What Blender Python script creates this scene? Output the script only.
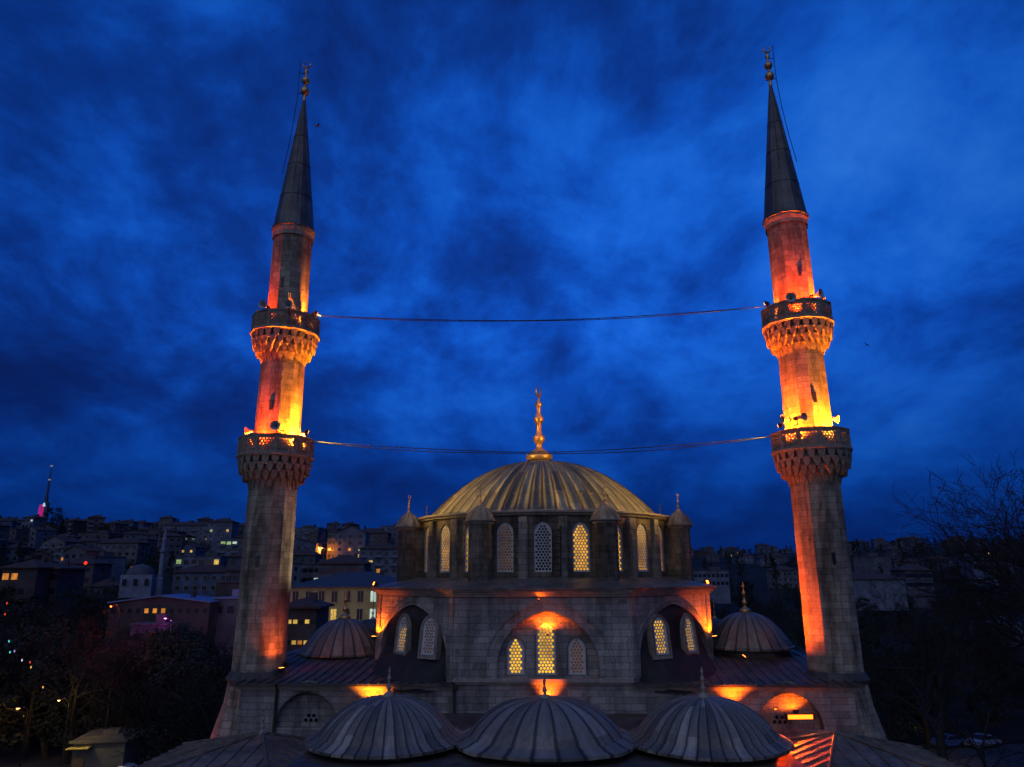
import bpy, bmesh, math, random
from mathutils import Vector, Matrix, noise
R = math.radians
PI = math.pi
random.seed(7)
scene = bpy.context.scene
for o in list(bpy.data.objects): bpy.data.objects.remove(o)
col = scene.collection

# ------------------------------------------------------------------ camera
CZ = 20.0                       # camera height above the street
PITCH, ROLL, FPX = 0.2575, -0.0044, 718.0
W, H = 1024, 767
cam_d = bpy.data.cameras.new('camera'); cam = bpy.data.objects.new('camera', cam_d); col.objects.link(cam)
cam_d.sensor_width = 36; cam_d.lens = FPX/W*36; cam_d.clip_start = 0.5; cam_d.clip_end = 9000
cam.matrix_world = Matrix.Translation((0,0,CZ)) @ Matrix.Rotation(PI/2+PITCH, 4, 'X') @ Matrix.Rotation(ROLL, 4, 'Z')
scene.camera = cam
def at(px, py, Y):
    """world point on the plane y=Y seen at pixel px,py"""
    qx, qy = px-W/2, py-H/2
    c, s = math.cos(-ROLL), math.sin(-ROLL)
    u, v = c*qx-s*qy, s*qx+c*qy
    dx, dy, dz = u/FPX, math.cos(PITCH)+v/FPX*math.sin(PITCH), math.sin(PITCH)-v/FPX*math.cos(PITCH)
    k = Y/dy
    return Vector((dx*k, Y, CZ+dz*k))
def pix(p):
    x, y, z = p[0], p[1], p[2]-CZ
    d = y*math.cos(PITCH)+z*math.sin(PITCH); u = -y*math.sin(PITCH)+z*math.cos(PITCH)
    px, py = FPX*x/d, -FPX*u/d
    c, s = math.cos(ROLL), math.sin(ROLL)
    return (W/2+c*px-s*py, H/2+s*px+c*py)

# ------------------------------------------------------------------ world, twilight key, exposure
world = bpy.data.worlds.new('World'); scene.world = world; world.use_nodes = True
def build_world():
    nt = world.node_tree; N = nt.nodes; L = nt.links; N.clear()
    out = N.new('ShaderNodeOutputWorld'); bg = N.new('ShaderNodeBackground'); L.new(bg.outputs[0], out.inputs[0])
    tc = N.new('ShaderNodeTexCoord'); sep = N.new('ShaderNodeSeparateXYZ'); L.new(tc.outputs['Generated'], sep.inputs[0])
    def math_(op, a, b=None, clamp=False):
        n = N.new('ShaderNodeMath'); n.operation = op; n.use_clamp = clamp
        for i, v in enumerate((a, b)):
            if v is None: continue
            if isinstance(v, (int, float)): n.inputs[i].default_value = v
            else: L.new(v, n.inputs[i])
        return n.outputs[0]
    zc = math_('ADD', math_('MAXIMUM', sep.outputs[2], 0.0), 0.38)
    u = math_('DIVIDE', sep.outputs[0], zc); v = math_('DIVIDE', sep.outputs[1], zc)
    cmb = N.new('ShaderNodeCombineXYZ'); L.new(u, cmb.inputs[0]); L.new(v, cmb.inputs[1]); cmb.inputs[2].default_value = 3.1
    def nz(scale, detail, rough, dist, sx=1, sy=1, off=0):
        mp = N.new('ShaderNodeMapping'); L.new(cmb.outputs[0], mp.inputs[0]); mp.inputs['Scale'].default_value = (sx, sy, 1); mp.inputs['Location'].default_value = (off, off*.7, off)
        n = N.new('ShaderNodeTexNoise'); L.new(mp.outputs[0], n.inputs['Vector'])
        n.inputs['Scale'].default_value = scale; n.inputs['Detail'].default_value = detail
        n.inputs['Roughness'].default_value = rough; n.inputs['Distortion'].default_value = dist
        return n.outputs[0]
    n1 = nz(1.05, 4, .5, .2, 1, .75, 14.2); n2 = nz(3.5, 12, .62, .2, 1, .8, 1.2)
    mix = math_('ADD', math_('MULTIPLY', n1, .52), math_('MULTIPLY', n2, .48))
    calm = math_('MULTIPLY', sep.outputs[2], 3.2, True); calm = math_('ADD', math_('MULTIPLY', calm, .8), .2)
    mix = math_('ADD', math_('MULTIPLY', math_('SUBTRACT', mix, .487), calm), .487)
    rp = N.new('ShaderNodeValToRGB'); L.new(mix, rp.inputs[0]); e = rp.color_ramp.elements
    e[0].position = .34; e[0].color = (.003, .015, .105, 1)
    e[1].position = .67; e[1].color = (.022, .18, .80, 1)
    for p, c in ((.44, (.003, .024, .19, 1)), (.49, (.003, .042, .31, 1)), (.535, (.004, .075, .50, 1)), (.59, (.008, .125, .70, 1))):
        k = e.new(p); k.color = c
    # darker towards the horizon
    zr = N.new('ShaderNodeValToRGB'); L.new(sep.outputs[2], zr.inputs[0]); g = zr.color_ramp.elements
    g[0].position = 0.0; g[0].color = (.42, .42, .44, 1); g[1].position = .75; g[1].color = (.85, .85, .8, 1)
    k = g.new(.10); k.color = (.62, .62, .62, 1); k = g.new(.32); k.color = (1, 1, 1, 1)
    m = N.new('ShaderNodeMix'); m.data_type = 'RGBA'; m.blend_type = 'MULTIPLY'; m.inputs[0].default_value = 1
    L.new(rp.outputs[0], m.inputs[6]); L.new(zr.outputs[0], m.inputs[7])
    # side falloff: the dusk is brightest ahead
    xs = math_('ABSOLUTE', sep.outputs[0]); xf = math_('SUBTRACT', 1.0, math_('MULTIPLY', math_('POWER', xs, 2.0), .75))
    sky = N.new('ShaderNodeTexSky'); sky.sky_type = 'NISHITA'; sky.sun_disc = False
    sky.sun_elevation = R(-4); sky.sun_rotation = R(200)
    m2 = N.new('ShaderNodeMix'); m2.data_type = 'RGBA'; m2.blend_type = 'ADD'; m2.inputs[0].default_value = .05
    L.new(m.outputs[2], m2.inputs[6]); L.new(sky.outputs[0], m2.inputs[7])
    L.new(m2.outputs[2], bg.inputs[0]); L.new(math_('MULTIPLY', xf, SKY), bg.inputs[1])
SKY = 1.0
build_world()
sun_d = bpy.data.lights.new('twilight', 'SUN'); sun_d.energy = 0.37; sun_d.angle = R(80); sun_d.color = (.88, .94, 1.0)
sun = bpy.data.objects.new('twilight', sun_d); col.objects.link(sun); sun.rotation_euler = (R(52), 0, R(-18))
vs = scene.view_settings
vs.view_transform = 'Standard'; vs.look = 'None'; vs.exposure = 0; vs.gamma = 1
scene.render.film_transparent = False
scene.cycles.max_bounces = 5; scene.cycles.diffuse_bounces = 3; scene.cycles.glossy_bounces = 2
scene.cycles.sample_clamp_indirect = 4

# ------------------------------------------------------------------ tags
def tag(o, label=None, cat=None, group=None, kind=None):
    if label: o['label'] = label
    if cat: o['category'] = cat
    if group: o['group'] = group
    if kind: o['kind'] = kind
    return o
def empty(name, loc, rz=0, label=None, cat=None, group=None):
    o = bpy.data.objects.new(name, None); o.empty_display_size = .5; col.objects.link(o)
    o.location = loc; o.rotation_euler = (0, 0, rz)
    return tag(o, label, cat, group)
def kids(o): return [c for c in bpy.data.objects if c.parent == o]
def copy_tree(o, tree=None, parent=None):
    c = o.copy(); col.objects.link(c); c.parent = parent
    for ch in CH.get(o.name, []): copy_tree(ch, None, c)
    return c
CH = {}

# ------------------------------------------------------------------ mesh builder
class MB:
    def __init__(s): s.v = []; s.f = []
    def add(s, vs_, fs, M=None):
        b = len(s.v)
        s.v += [tuple(M @ Vector(p)) if M else tuple(p) for p in vs_]
        s.f += [tuple(i+b for i in f) for f in fs]
        return s
    def box(s, c, d, M=None, rz=0):
        x, y, z = d[0]/2, d[1]/2, d[2]/2
        vs_ = [(-x,-y,-z),(x,-y,-z),(x,y,-z),(-x,y,-z),(-x,-y,z),(x,-y,z),(x,y,z),(-x,y,z)]
        T = Matrix.Translation(c) @ Matrix.Rotation(rz, 4, 'Z')
        if M: T = M @ T
        return s.add(vs_, [(3,2,1,0),(4,5,6,7),(0,1,5,4),(1,2,6,5),(2,3,7,6),(3,0,4,7)], T)
    def lathe(s, prof, n=24, c=(0,0), a0=0.0, a1=2*PI, mod=None, M=None, cap=False, sx=1, sy=1):
        full = abs(a1-a0-2*PI) < 1e-6; m = n if full else n+1
        vs_ = []; fs = []
        for (r, z) in prof:
            for i in range(m):
                a = a0+(a1-a0)*i/n
                rr = r*(mod(i, r, z) if mod else 1)
                vs_.append((c[0]+rr*math.cos(a)*sx, c[1]+rr*math.sin(a)*sy, z))
        for j in range(len(prof)-1):
            for i in range(n):
                a = j*m+i; b = j*m+(i+1) % m if full else j*m+i+1
                fs.append((a, b, b+m, a+m))
        if cap:
            fs.append(tuple(reversed(range(m)))); fs.append(tuple((len(prof)-1)*m+i for i in range(m)))
        return s.add(vs_, fs, M)
    def tube(s, pts, rad, n=6, M=None):
        vs_ = []; fs = []; pts = [Vector(p) for p in pts]
        for k, p in enumerate(pts):
            t = (pts[min(k+1, len(pts)-1)]-pts[max(k-1, 0)]).normalized()
            a = t.orthogonal().normalized() if abs(t.z) > .95 else t.cross(Vector((0,0,1))).normalized()
            b = t.cross(a)
            r = rad[k] if isinstance(rad, (list, tuple)) else rad
            for i in range(n):
                q = p+(a*math.cos(2*PI*i/n)+b*math.sin(2*PI*i/n))*r; vs_.append(tuple(q))
        for k in range(len(pts)-1):
            for i in range(n): fs.append((k*n+i, k*n+(i+1) % n, (k+1)*n+(i+1) % n, (k+1)*n+i))
        fs.append(tuple(reversed(range(n)))); fs.append(tuple((len(pts)-1)*n+i for i in range(n)))
        return s.add(vs_, fs, M)
    def mesh(s, me, M=None):
        return s.add([v.co[:] for v in me.vertices], [tuple(p.vertices) for p in me.polygons], M)
    def data(s, name, mat, smooth=False, dz=0, uv=True, angle=None):
        me = bpy.data.meshes.new(name)
        me.from_pydata([(x, y, z+dz) for x, y, z in s.v], [], s.f)
        bm = bmesh.new(); bm.from_mesh(me); bmesh.ops.recalc_face_normals(bm, faces=bm.faces)
        if smooth:
            for f in bm.faces: f.smooth = True
            if angle:
                for e in bm.edges:
                    if len(e.link_faces) == 2 and e.calc_face_angle(0) > angle: e.smooth = False
        if uv:
            ul = bm.loops.layers.uv.new('UVMap')
            for f in bm.faces:
                n = f.normal
                if abs(n.z) > .92: 
                    for l in f.loops: l[ul].uv = (l.vert.co.x, l.vert.co.y)
                else:
                    t = Vector((-n.y, n.x, 0)).normalized()
                    for l in f.loops:
                        l[ul].uv = (l.vert.co.dot(t)+n.x*3.7, l.vert.co.z)
        bm.to_mesh(me); bm.free()
        mats = mat if isinstance(mat, list) else [mat]
        for m in mats: me.materials.append(m)
        return me
    def build(s, name, mat, parent=None, **k):
        return link(s.data(name, mat, **k), name, parent)
def link(me, name, parent=None, loc=None, rz=0, scale=None):
    o = bpy.data.objects.new(name, me); col.objects.link(o)
    if parent: o.parent = parent; CH.setdefault(parent.name, []).append(o)
    if loc: o.location = loc
    if rz: o.rotation_euler = (0, 0, rz)
    if scale: o.scale = scale
    return o
def plate(outer, holes, th, name='plate'):
    """2D outline (x,z) with holes -> solid plate in xz, thickness th centred on y"""
    cu = bpy.data.curves.new('c', 'CURVE'); cu.dimensions = '2D'; cu.fill_mode = 'BOTH'; cu.extrude = th/2
    for pts in [outer]+list(holes):
        sp = cu.splines.new('POLY'); sp.points.add(len(pts)-1); sp.use_cyclic_u = True
        for p, q in zip(sp.points, pts): p.co = (q[0], q[1], 0, 1)
    ob = bpy.data.objects.new('c', cu)
    me = bpy.data.meshes.new_from_object(ob)
    bpy.data.objects.remove(ob); bpy.data.curves.remove(cu)
    mb = MB(); mb.add([(v.co.x, -v.co.z, v.co.y) for v in me.vertices], [tuple(p.vertices) for p in me.polygons])
    bpy.data.meshes.remove(me)
    return mb
def arch(w, h, spring=None, pointed=.35, n=8, x0=0, z0=0, open_=False):
    """pointed arch outline, width w, total height h, base at z0"""
    a = w/2; rad = a*(1+pointed); cx = rad-a
    rise = math.sqrt(rad*rad-cx*cx); k = 1.0
    sp = h-rise if spring is None else spring
    if spring is not None: k = (h-spring)/rise
    pts = [(a, 0), (a, sp)]
    th = math.acos(cx/rad)
    for i in range(1, n+1):
        t = th*i/n; pts.append((-cx+rad*math.cos(t), sp+k*rad*math.sin(t)))
    L = [(-x, z) for x, z in reversed(pts[:-1])]
    return [(x+x0, z+z0) for x, z in pts+L]
def place(mb, M): 
    r = MB(); r.add(mb.v, mb.f, M); return r

# ------------------------------------------------------------------ materials
def newmat(name):
    m = bpy.data.materials.new(name); m.use_nodes = True; return m, m.node_tree.nodes, m.node_tree.links
def noise_node(N, L, vec, scale, detail=5, rough=.55, dist=0, sc=None):
    if sc:
        mp = N.new('ShaderNodeMapping'); mp.inputs['Scale'].default_value = sc; L.new(vec, mp.inputs[0]); vec = mp.outputs[0]
    n = N.new('ShaderNodeTexNoise'); n.inputs['Scale'].default_value = scale; n.inputs['Detail'].default_value = detail
    n.inputs['Roughness'].default_value = rough; n.inputs['Distortion'].default_value = dist; L.new(vec, n.inputs['Vector'])
    return n.outputs[0]
def ramp(N, L, f, stops):
    r = N.new('ShaderNodeValToRGB'); L.new(f, r.inputs[0]); e = r.color_ramp.elements
    e[0].position, e[0].color = stops[0][0], (*stops[0][1], 1); e[1].position, e[1].color = stops[-1][0], (*stops[-1][1], 1)
    for p, c in stops[1:-1]: k = e.new(p); k.color = (*c, 1)
    return r.outputs[0]
def mixc(N, L, a, b, f=1.0, mode='MULTIPLY'):
    m = N.new('ShaderNodeMix'); m.data_type = 'RGBA'; m.blend_type = mode
    if isinstance(f, float): m.inputs[0].default_value = f
    else: L.new(f, m.inputs[0])
    for i, v in ((6, a), (7, b)):
        if isinstance(v, tuple): m.inputs[i].default_value = (*v, 1)
        else: L.new(v, m.inputs[i])
    return m.outputs[2]
def bump(N, L, h, bs, strength=.3, dist=.05):
    b = N.new('ShaderNodeBump'); b.inputs['Strength'].default_value = strength; b.inputs['Distance'].default_value = dist
    L.new(h, b.inputs['Height']); L.new(b.outputs[0], bs.inputs['Normal'])
def stone(name, c=(.36,.33,.31), bw=.85, bh=.36, stain=.5):
    m, N, L = newmat(name); bs = N['Principled BSDF']; bs.inputs['Roughness'].default_value = .88; bs.inputs['Specular IOR Level'].default_value = .2
    uv = N.new('ShaderNodeTexCoord')
    br = N.new('ShaderNodeTexBrick'); L.new(uv.outputs['UV'], br.inputs['Vector'])
    br.inputs['Scale'].default_value = 1; br.inputs['Brick Width'].default_value = bw; br.inputs['Row Height'].default_value = bh
    br.inputs['Mortar Size'].default_value = .010; br.inputs['Mortar Smooth'].default_value = .4; br.inputs['Bias'].default_value = -.1
    br.offset = .43; br.offset_frequency = 2
    br.inputs['Color1'].default_value = (*[x*1.1 for x in c], 1); br.inputs['Color2'].default_value = (c[0]*.66, c[1]*.66, c[2]*.68, 1)
    br.inputs['Mortar'].default_value = (*[x*.48 for x in c], 1)
    big = ramp(N, L, noise_node(N, L, uv.outputs['Object'], .35, 6, .6, .8), [(.3, (.5,.49,.5)), (.5, (.9,.89,.88)), (.7, (1.2,1.17,1.13))])
    streak = ramp(N, L, noise_node(N, L, uv.outputs['Object'], 1.0, 6, .65, .4, (1.3,1.3,.22)), [(.36, (1-stain,1-stain,1-stain)), (.55, (1,1,1))])
    fine = ramp(N, L, noise_node(N, L, uv.outputs['Object'], 9, 6, .7), [(.25, (.68,.67,.66)), (.7, (1.15,1.15,1.15))])
    patch = ramp(N, L, noise_node(N, L, uv.outputs['Object'], 1.7, 3, .5, 0, (1,1,2.2)), [(.68, (1,1,1)), (.74, (.55,.53,.52))])
    c1 = mixc(N, L, br.outputs[0], big); c2 = mixc(N, L, c1, streak); c3 = mixc(N, L, mixc(N, L, c2, fine), patch)
    L.new(c3, bs.inputs['Base Color'])
    hm = N.new('ShaderNodeMath'); hm.operation = 'ADD'; L.new(noise_node(N, L, uv.outputs['Object'], 7, 6, .7), hm.inputs[0])
    mm = N.new('ShaderNodeMath'); mm.operation = 'MULTIPLY'; L.new(br.outputs['Fac'], mm.inputs[0]); mm.inputs[1].default_value = -.8; L.new(mm.outputs[0], hm.inputs[1])
    bump(N, L, hm.outputs[0], bs, .8, .035)
    return m
def lead(name, c=(.21,.205,.2), rough=.52, var=.5, metal=.25):
    m, N, L = newmat(name); bs = N['Principled BSDF']; bs.inputs['Roughness'].default_value = rough; bs.inputs['Metallic'].default_value = metal
    tc = N.new('ShaderNodeTexCoord')
    a = ramp(N, L, noise_node(N, L, tc.outputs['Object'], .9, 6, .6, .6), [(.32, (1-var,)*3), (.5, (.9,.88,.86)), (.68, (1.3,1.28,1.25))])
    b = ramp(N, L, noise_node(N, L, tc.outputs['Object'], 2.4, 6, .7, .3, (1,1,.16)), [(.35, (.62,.6,.6)), (.6, (1.12,1.12,1.12))])
    d = ramp(N, L, noise_node(N, L, tc.outputs['Object'], 14, 4, .7), [(.3, (.8,.8,.8)), (.7, (1.1,1.1,1.1))])
    rust = ramp(N, L, noise_node(N, L, tc.outputs['Object'], .6, 4, .6, 1), [(.45, (1,1,1)), (.65, (1.15,.98,.82))])
    L.new(mixc(N, L, mixc(N, L, mixc(N, L, mixc(N, L, tuple(c), a), b), d), rust), bs.inputs['Base Color'])
    bump(N, L, noise_node(N, L, tc.outputs['Object'], 5, 5, .6), bs, .35, .04)
    return m
def gores(name, n, c, rough=.5, metal=.2, var=.35, lap=.8, wob=0.0):
    """lead sheets laid in radial strips round the object's own axis"""
    m, N, L = newmat(name); bs = N['Principled BSDF']; bs.inputs['Roughness'].default_value = rough; bs.inputs['Metallic'].default_value = metal
    tc = N.new('ShaderNodeTexCoord'); sp = N.new('ShaderNodeSeparateXYZ'); L.new(tc.outputs['Object'], sp.inputs[0])
    def mt(op, a, b=None, c_=None):
        q = N.new('ShaderNodeMath'); q.operation = op
        for i, v in enumerate((a, b, c_)):
            if v is None: continue
            if isinstance(v, (int, float)): q.inputs[i].default_value = v
            else: L.new(v, q.inputs[i])
        return q.outputs[0]
    ang = mt('MULTIPLY', mt('ARCTAN2', sp.outputs[1], sp.outputs[0]), n/(2*PI)); cell = mt('FLOOR', ang); fr = mt('FRACT', ang)
    row = mt('FLOOR', mt('ADD', mt('MULTIPLY', sp.outputs[2], lap), mt('MULTIPLY', mt('MODULO', cell, 2), .37)))
    wn = N.new('ShaderNodeTexWhiteNoise'); wn.noise_dimensions = '2D'; cv = N.new('ShaderNodeCombineXYZ'); L.new(cell, cv.inputs[0]); L.new(row, cv.inputs[1]); L.new(cv.outputs[0], wn.inputs['Vector'])
    strip_ = ramp(N, L, wn.outputs[0], [(0, (1-var,)*3), (1, (1+var*.6,)*3)])
    seam = ramp(N, L, mt('ABSOLUTE', mt('SUBTRACT', fr, .5)), [(.37, (1,1,1)), (.45, (.26,.25,.24))])
    dv = N.new('ShaderNodeCombineXYZ'); L.new(mt('MULTIPLY', ang, 1.3), dv.inputs[0]); L.new(mt('MULTIPLY', sp.outputs[2], .55), dv.inputs[1])
    drip = ramp(N, L, noise_node(N, L, dv.outputs[0], 1.0, 6, .65), [(.32, (.55,.53,.52)), (.6, (1.15,1.14,1.12))])
    spk = ramp(N, L, noise_node(N, L, tc.outputs['Object'], 6, 6, .7), [(.3, (.75,.75,.75)), (.7, (1.12,1.12,1.12))])
    col_ = mixc(N, L, mixc(N, L, mixc(N, L, mixc(N, L, tuple(c), strip_), seam), drip), spk)
    L.new(col_, bs.inputs['Base Color']); bump(N, L, noise_node(N, L, tc.outputs['Object'], 4, 5, .6), bs, .3, .04)
    return m
def plain(name, c, rough=.7, metal=0, var=.25, scale=3.0, bmp=.15):
    m, N, L = newmat(name); bs = N['Principled BSDF']; bs.inputs['Roughness'].default_value = rough; bs.inputs['Metallic'].default_value = metal
    tc = N.new('ShaderNodeTexCoord')
    a = ramp(N, L, noise_node(N, L, tc.outputs['Object'], scale, 5, .6, .3), [(.3, (1-var,)*3), (.7, (1+var*.6,)*3)])
    L.new(mixc(N, L, tuple(c), a), bs.inputs['Base Color'])
    if bmp: bump(N, L, noise_node(N, L, tc.outputs['Object'], scale*4, 4, .6), bs, bmp, .03)
    return m
def glow(name, c, s, var=0.0, scale=1.2):
    m, N, L = newmat(name); bs = N['Principled BSDF']; bs.inputs['Base Color'].default_value = (*[min(x, .5)*.3 for x in c], 1)
    bs.inputs['Emission Color'].default_value = (*c, 1); bs.inputs['Emission Strength'].default_value = s
    if var:
        tc = N.new('ShaderNodeNewGeometry')
        f = ramp(N, L, noise_node(N, L, tc.outputs['Position'], scale, 3, .6), [(.38, (1-var,)*3), (.62, (1,1,1))])
        L.new(mixc(N, L, tuple(c), f), bs.inputs['Emission Color'])
    return m
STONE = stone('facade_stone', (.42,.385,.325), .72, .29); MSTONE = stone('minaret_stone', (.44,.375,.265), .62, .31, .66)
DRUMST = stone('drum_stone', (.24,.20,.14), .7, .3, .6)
TRIM = plain('trim_stone', (.36,.31,.23), .85, var=.35)
DTRIM = plain('carved_stone', (.32,.26,.18), .9, var=.45, scale=5, bmp=.4)
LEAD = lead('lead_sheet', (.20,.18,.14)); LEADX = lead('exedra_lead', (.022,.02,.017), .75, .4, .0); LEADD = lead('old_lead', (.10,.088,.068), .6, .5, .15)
LEADM = lead('dome_lead', (.30,.26,.17), .50, .35, .2); LEADC = lead('cone_lead', (.12,.125,.12), .5, .35, .3)
GOLD = plain('gilded_copper', (.72,.44,.16), .38, .75, .25, 6, .05)
LATT = plain('gypsum_lattice', (.60,.57,.52), .85, var=.2)
DARK = plain('dark_metal', (.03,.03,.032), .5, .5, .2)
HORN = plain('horn_enamel', (.45,.42,.38), .45, .1, .15)
IRON = plain('rusty_iron', (.06,.045,.035), .7, .4, .4)
PANE_HI = glow('lit_glass_yellow', (1.0,.52,.028), 1.25, .6, .9)
PANE_MID = glow('lit_glass_amber', (1.0,.46,.04), .95, .6, 1.1)
PANE_LO = glow('lit_glass_dim', (1.0,.40,.09), .06, .6, 1.3)
PANE_OFF = plain('dark_glass', (.03,.025,.02), .2, 0, .2)
LAMP_Y = glow('lamp_lens_amber', (1.0,.33,.03), 22)
LAMP_R = glow('lamp_lens_orange', (1.0,.16,.012), 14)
LAMP_B = glow('lamp_bar_orange', (1.0,.17,.008), 4.5)
LAMP_W = glow('street_lamp_lens', (1.0,.5,.12), 10)

# ------------------------------------------------------------------ lamps
Y_ = (1.0, .25, .008); O_ = (1.0, .13, .003); RR = (1.0, .06, .002)
def floodlight(loc, target, power, color, label, size=(.28,.14,.2), spot=None, blend=.6, lens=None, rad=.06, parent_group='floodlights on the mosque'):
    """housing, bracket, lens and its own lamp; world coordinates"""
    loc = Vector(loc); d = (Vector(target)-loc).normalized()
    e = empty('floodlight', loc, 0, label, 'floodlight', parent_group)
    q = d.to_track_quat('Z', 'Y'); M = q.to_matrix().to_4x4()
    w, t, h = size
    b = MB(); b.box((0,0,-t*.5), (w, h, t), M); b.box((0,0,-t*1.15), (w*.7, h*.7, t*.3), M)
    for s in (-1, 1): b.box((s*(w/2+.012), 0, -t*.5), (.02, h*1.12, t*.9), M)
    b.build('housing', DARK, e)
    MB().box((0,0,.004), (w*.86, h*.82, .006), M).build('lens', lens or LAMP_R, e, uv=False)
    g = MB(); g.tube([M @ Vector((-w*.6,0,-t*.5)), M @ Vector((-w*.6,0,-t*1.6)), M @ Vector((w*.6,0,-t*1.6)), M @ Vector((w*.6,0,-t*.5))], .014, 5)
    g.build('bracket', DARK, e, uv=False)
    ld = bpy.data.lights.new('floodlight_beam', 'SPOT'); ld.energy = power; ld.color = color
    ld.spot_size = R(spot or 120); ld.spot_blend = blend; ld.shadow_soft_size = rad
    lo = bpy.data.objects.new('floodlight_beam', ld); col.objects.link(lo); lo.parent = e
    lo.location = d*.06; lo.rotation_euler = d.to_track_quat('-Z', 'Y').to_euler()
    return e

# ================================================================== GROUND
def smooth(a, b, x):
    t = max(0, min(1, (x-a)/(b-a))); return t*t*(3-2*t)
def terrain(x, y):
    r = math.hypot(x, y); u = x/max(y, 30)
    wl = 1-smooth(-.05, .22, u)                       # left hill weight
    n = noise.noise(Vector((x/160, y/160, .3)))*1.0+noise.noise(Vector((x/55, y/55, 4)))*.45
    if r < 95: return 0.0
    hl = 43*smooth(95, 640, r)**.95 if r < 640 else 43-14*smooth(640, 900, r)
    hr = 41*smooth(150, 1000, r)+ (6 if u > .45 else 0)*smooth(150, 700, r)
    if r > 1000: hr = hr-10*smooth(1000, 1500, r)
    base = wl*hl+(1-wl)*hr
    return base+n*smooth(110, 320, r)*(2.6+2.2*wl)
def build_ground():
    vs_ = []; fs = []
    rs = [0]+[20*1.085**i for i in range(74)]
    rs = [r for r in rs if r < 8000]
    na = 140
    for r in rs:
        for i in range(na+1):
            a = R(-180)+2*PI*i/na
            x, y = r*math.sin(a), r*math.cos(a)
            f = y > 0 or r < 95
            vs_.append((x, y, terrain(x, y) if y > 0 else (terrain(x, max(y, 1)) if r < 95 else 0.0)))
    m = na+1
    for j in range(len(rs)-1):
        for i in range(na): fs.append((j*m+i, j*m+i+1, (j+1)*m+i+1, (j+1)*m+i))
    g = MB(); g.add(vs_, fs)
    mt, N, L = newmat('ground_earth'); bs = N['Principled BSDF']; bs.inputs['Roughness'].default_value = .95; bs.inputs['Specular IOR Level'].default_value = .1
    tc = N.new('ShaderNodeTexCoord')
    c = ramp(N, L, noise_node(N, L, tc.outputs['Object'], .05, 8, .7), [(.35, (.018,.02,.014)), (.55, (.03,.03,.026)), (.75, (.05,.047,.042))])
    L.new(c, bs.inputs['Base Color'])
    tag(g.build('ground', mt, smooth=True, uv=False), kind='structure')
build_ground()

# ================================================================== MOSQUE
MX, MY = 1.42, 37.4; MROT = math.atan2(-1.18, 28.07)
MM = Matrix.Translation((MX, MY, 0)) @ Matrix.Rotation(MROT, 4, 'Z')
mosque = empty('mosque', (MX, MY, 0), MROT, 'domed stone mosque with lead roofs standing between the two floodlit minarets', 'mosque')
def MW(x, y, z): return MM @ Vector((x, y, z+CZ))       # mosque local, z relative to the camera -> world
def loc_at(px, py, ly):
    """mosque-local (x, zrel) on local plane y=ly for a pixel"""
    inv = MM.inverted(); a = inv @ Vector((0, 0, CZ)); b = inv @ at(px, py, 40)
    t = (ly-a.y)/(b.y-a.y); p = a+(b-a)*t
    return p.x, p.z-CZ
CTR = {}
def mpart(mb, name, mat, ctr=None, **k):
    par = k.pop('parent', mosque)
    o = mb.build(name, mat, par, dz=CZ, **k)
    base = CTR.get(par.name, Vector((0,0,0)))
    if ctr is not None:
        c = Vector((ctr[0], ctr[1], ctr[2]+CZ)); o.data.transform(Matrix.Translation(-c)); o.location = c-base; CTR[o.name] = c
    else:
        o.location = -base; CTR[o.name] = base
    return o
WY = -2.0                       # main facade plane (local y)
def XZ(px, py, ly=WY): return loc_at(px, py, ly)
xl, ztop = XZ(455, 592); xr, _ = XZ(629, 592)
CX = (xl+xr)/2                  # axis of the central facet
AX = XZ(537, 455, 8)[0]*0+CX    # same axis
HW = (xr-xl)/2
Z_CORN = ztop; Z_LEDGE = XZ(545, 678.5)[1]; Z_EAVE = XZ(545, 684)[1]; Z_LOW = -9.0
DC = (CX+.10, WY+9.9)               # centre of drum and dome
print('CX', CX, 'HW', HW, 'ztop', ztop, 'ledge', Z_LEDGE, 'eave', Z_EAVE)

def lattice(w, h, r, pitch, frame=.07, pointed=.3, spring=None, th=.05):
    """gypsum lattice with round holes; origin bottom centre"""
    out = arch(w, h, pointed=pointed)
    a = w/2; rad = a*(1+pointed); cx = rad-a; sp = h-math.sqrt(rad*rad-cx*cx)
    holes = []; dz = pitch*.866; j = 0; z = frame+r
    while z < h-frame:
        nx = int(w/pitch)+2
        for i in range(-nx, nx+1):
            x = (i+(.5 if j % 2 else 0))*pitch
            ok = abs(x)+r < a-frame*.6
            if z > sp: ok = ok and (math.hypot(abs(x)+cx, z-sp)+r < rad-frame*.6)
            if ok and z+r < h-frame: holes.append([(x+r*math.cos(t*PI/3+PI/6), z+r*math.sin(t*PI/3+PI/6)) for t in range(6)])
        z += dz; j += 1
    return plate(out, holes, th)
WIN = {}
def window(M, w, h, pane, r=.062, pitch=.15, parent=None, frame_mat=None, frame=0, depth=.0, pointed=.3, name='window'):
    """frame -> lattice, pane as sub-parts. M places the origin (bottom centre, outward = -y)"""
    key = (round(w,3), round(h,3), pane.name, r, frame, pointed)
    if key not in WIN:
        fr = frame or .07
        ring = plate(arch(w+2*fr, h+fr*1.6, pointed=pointed, z0=-fr*.6), [arch(w-.02, h-.01, pointed=pointed, z0=.01)], .12)
        mf = ring.data('window', frame_mat or TRIM)
        ml = lattice(w, h, r, pitch, pointed=pointed).data('lattice', LATT)
        mp = plate(arch(w-.02, h-.02, pointed=pointed, z0=.01), [], .01).data('pane', pane)
        WIN[key] = (mf, ml, mp)
    mf, ml, mp = WIN[key]
    o = link(mf, name, parent or mosque); o.matrix_local = Matrix.Translation((0,0,CZ)) @ M
    l = link(ml, 'lattice', o); l.location = (0, .03, 0)
    p = link(mp, 'pane', o); p.location = (0, .11, 0)
    return o
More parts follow.
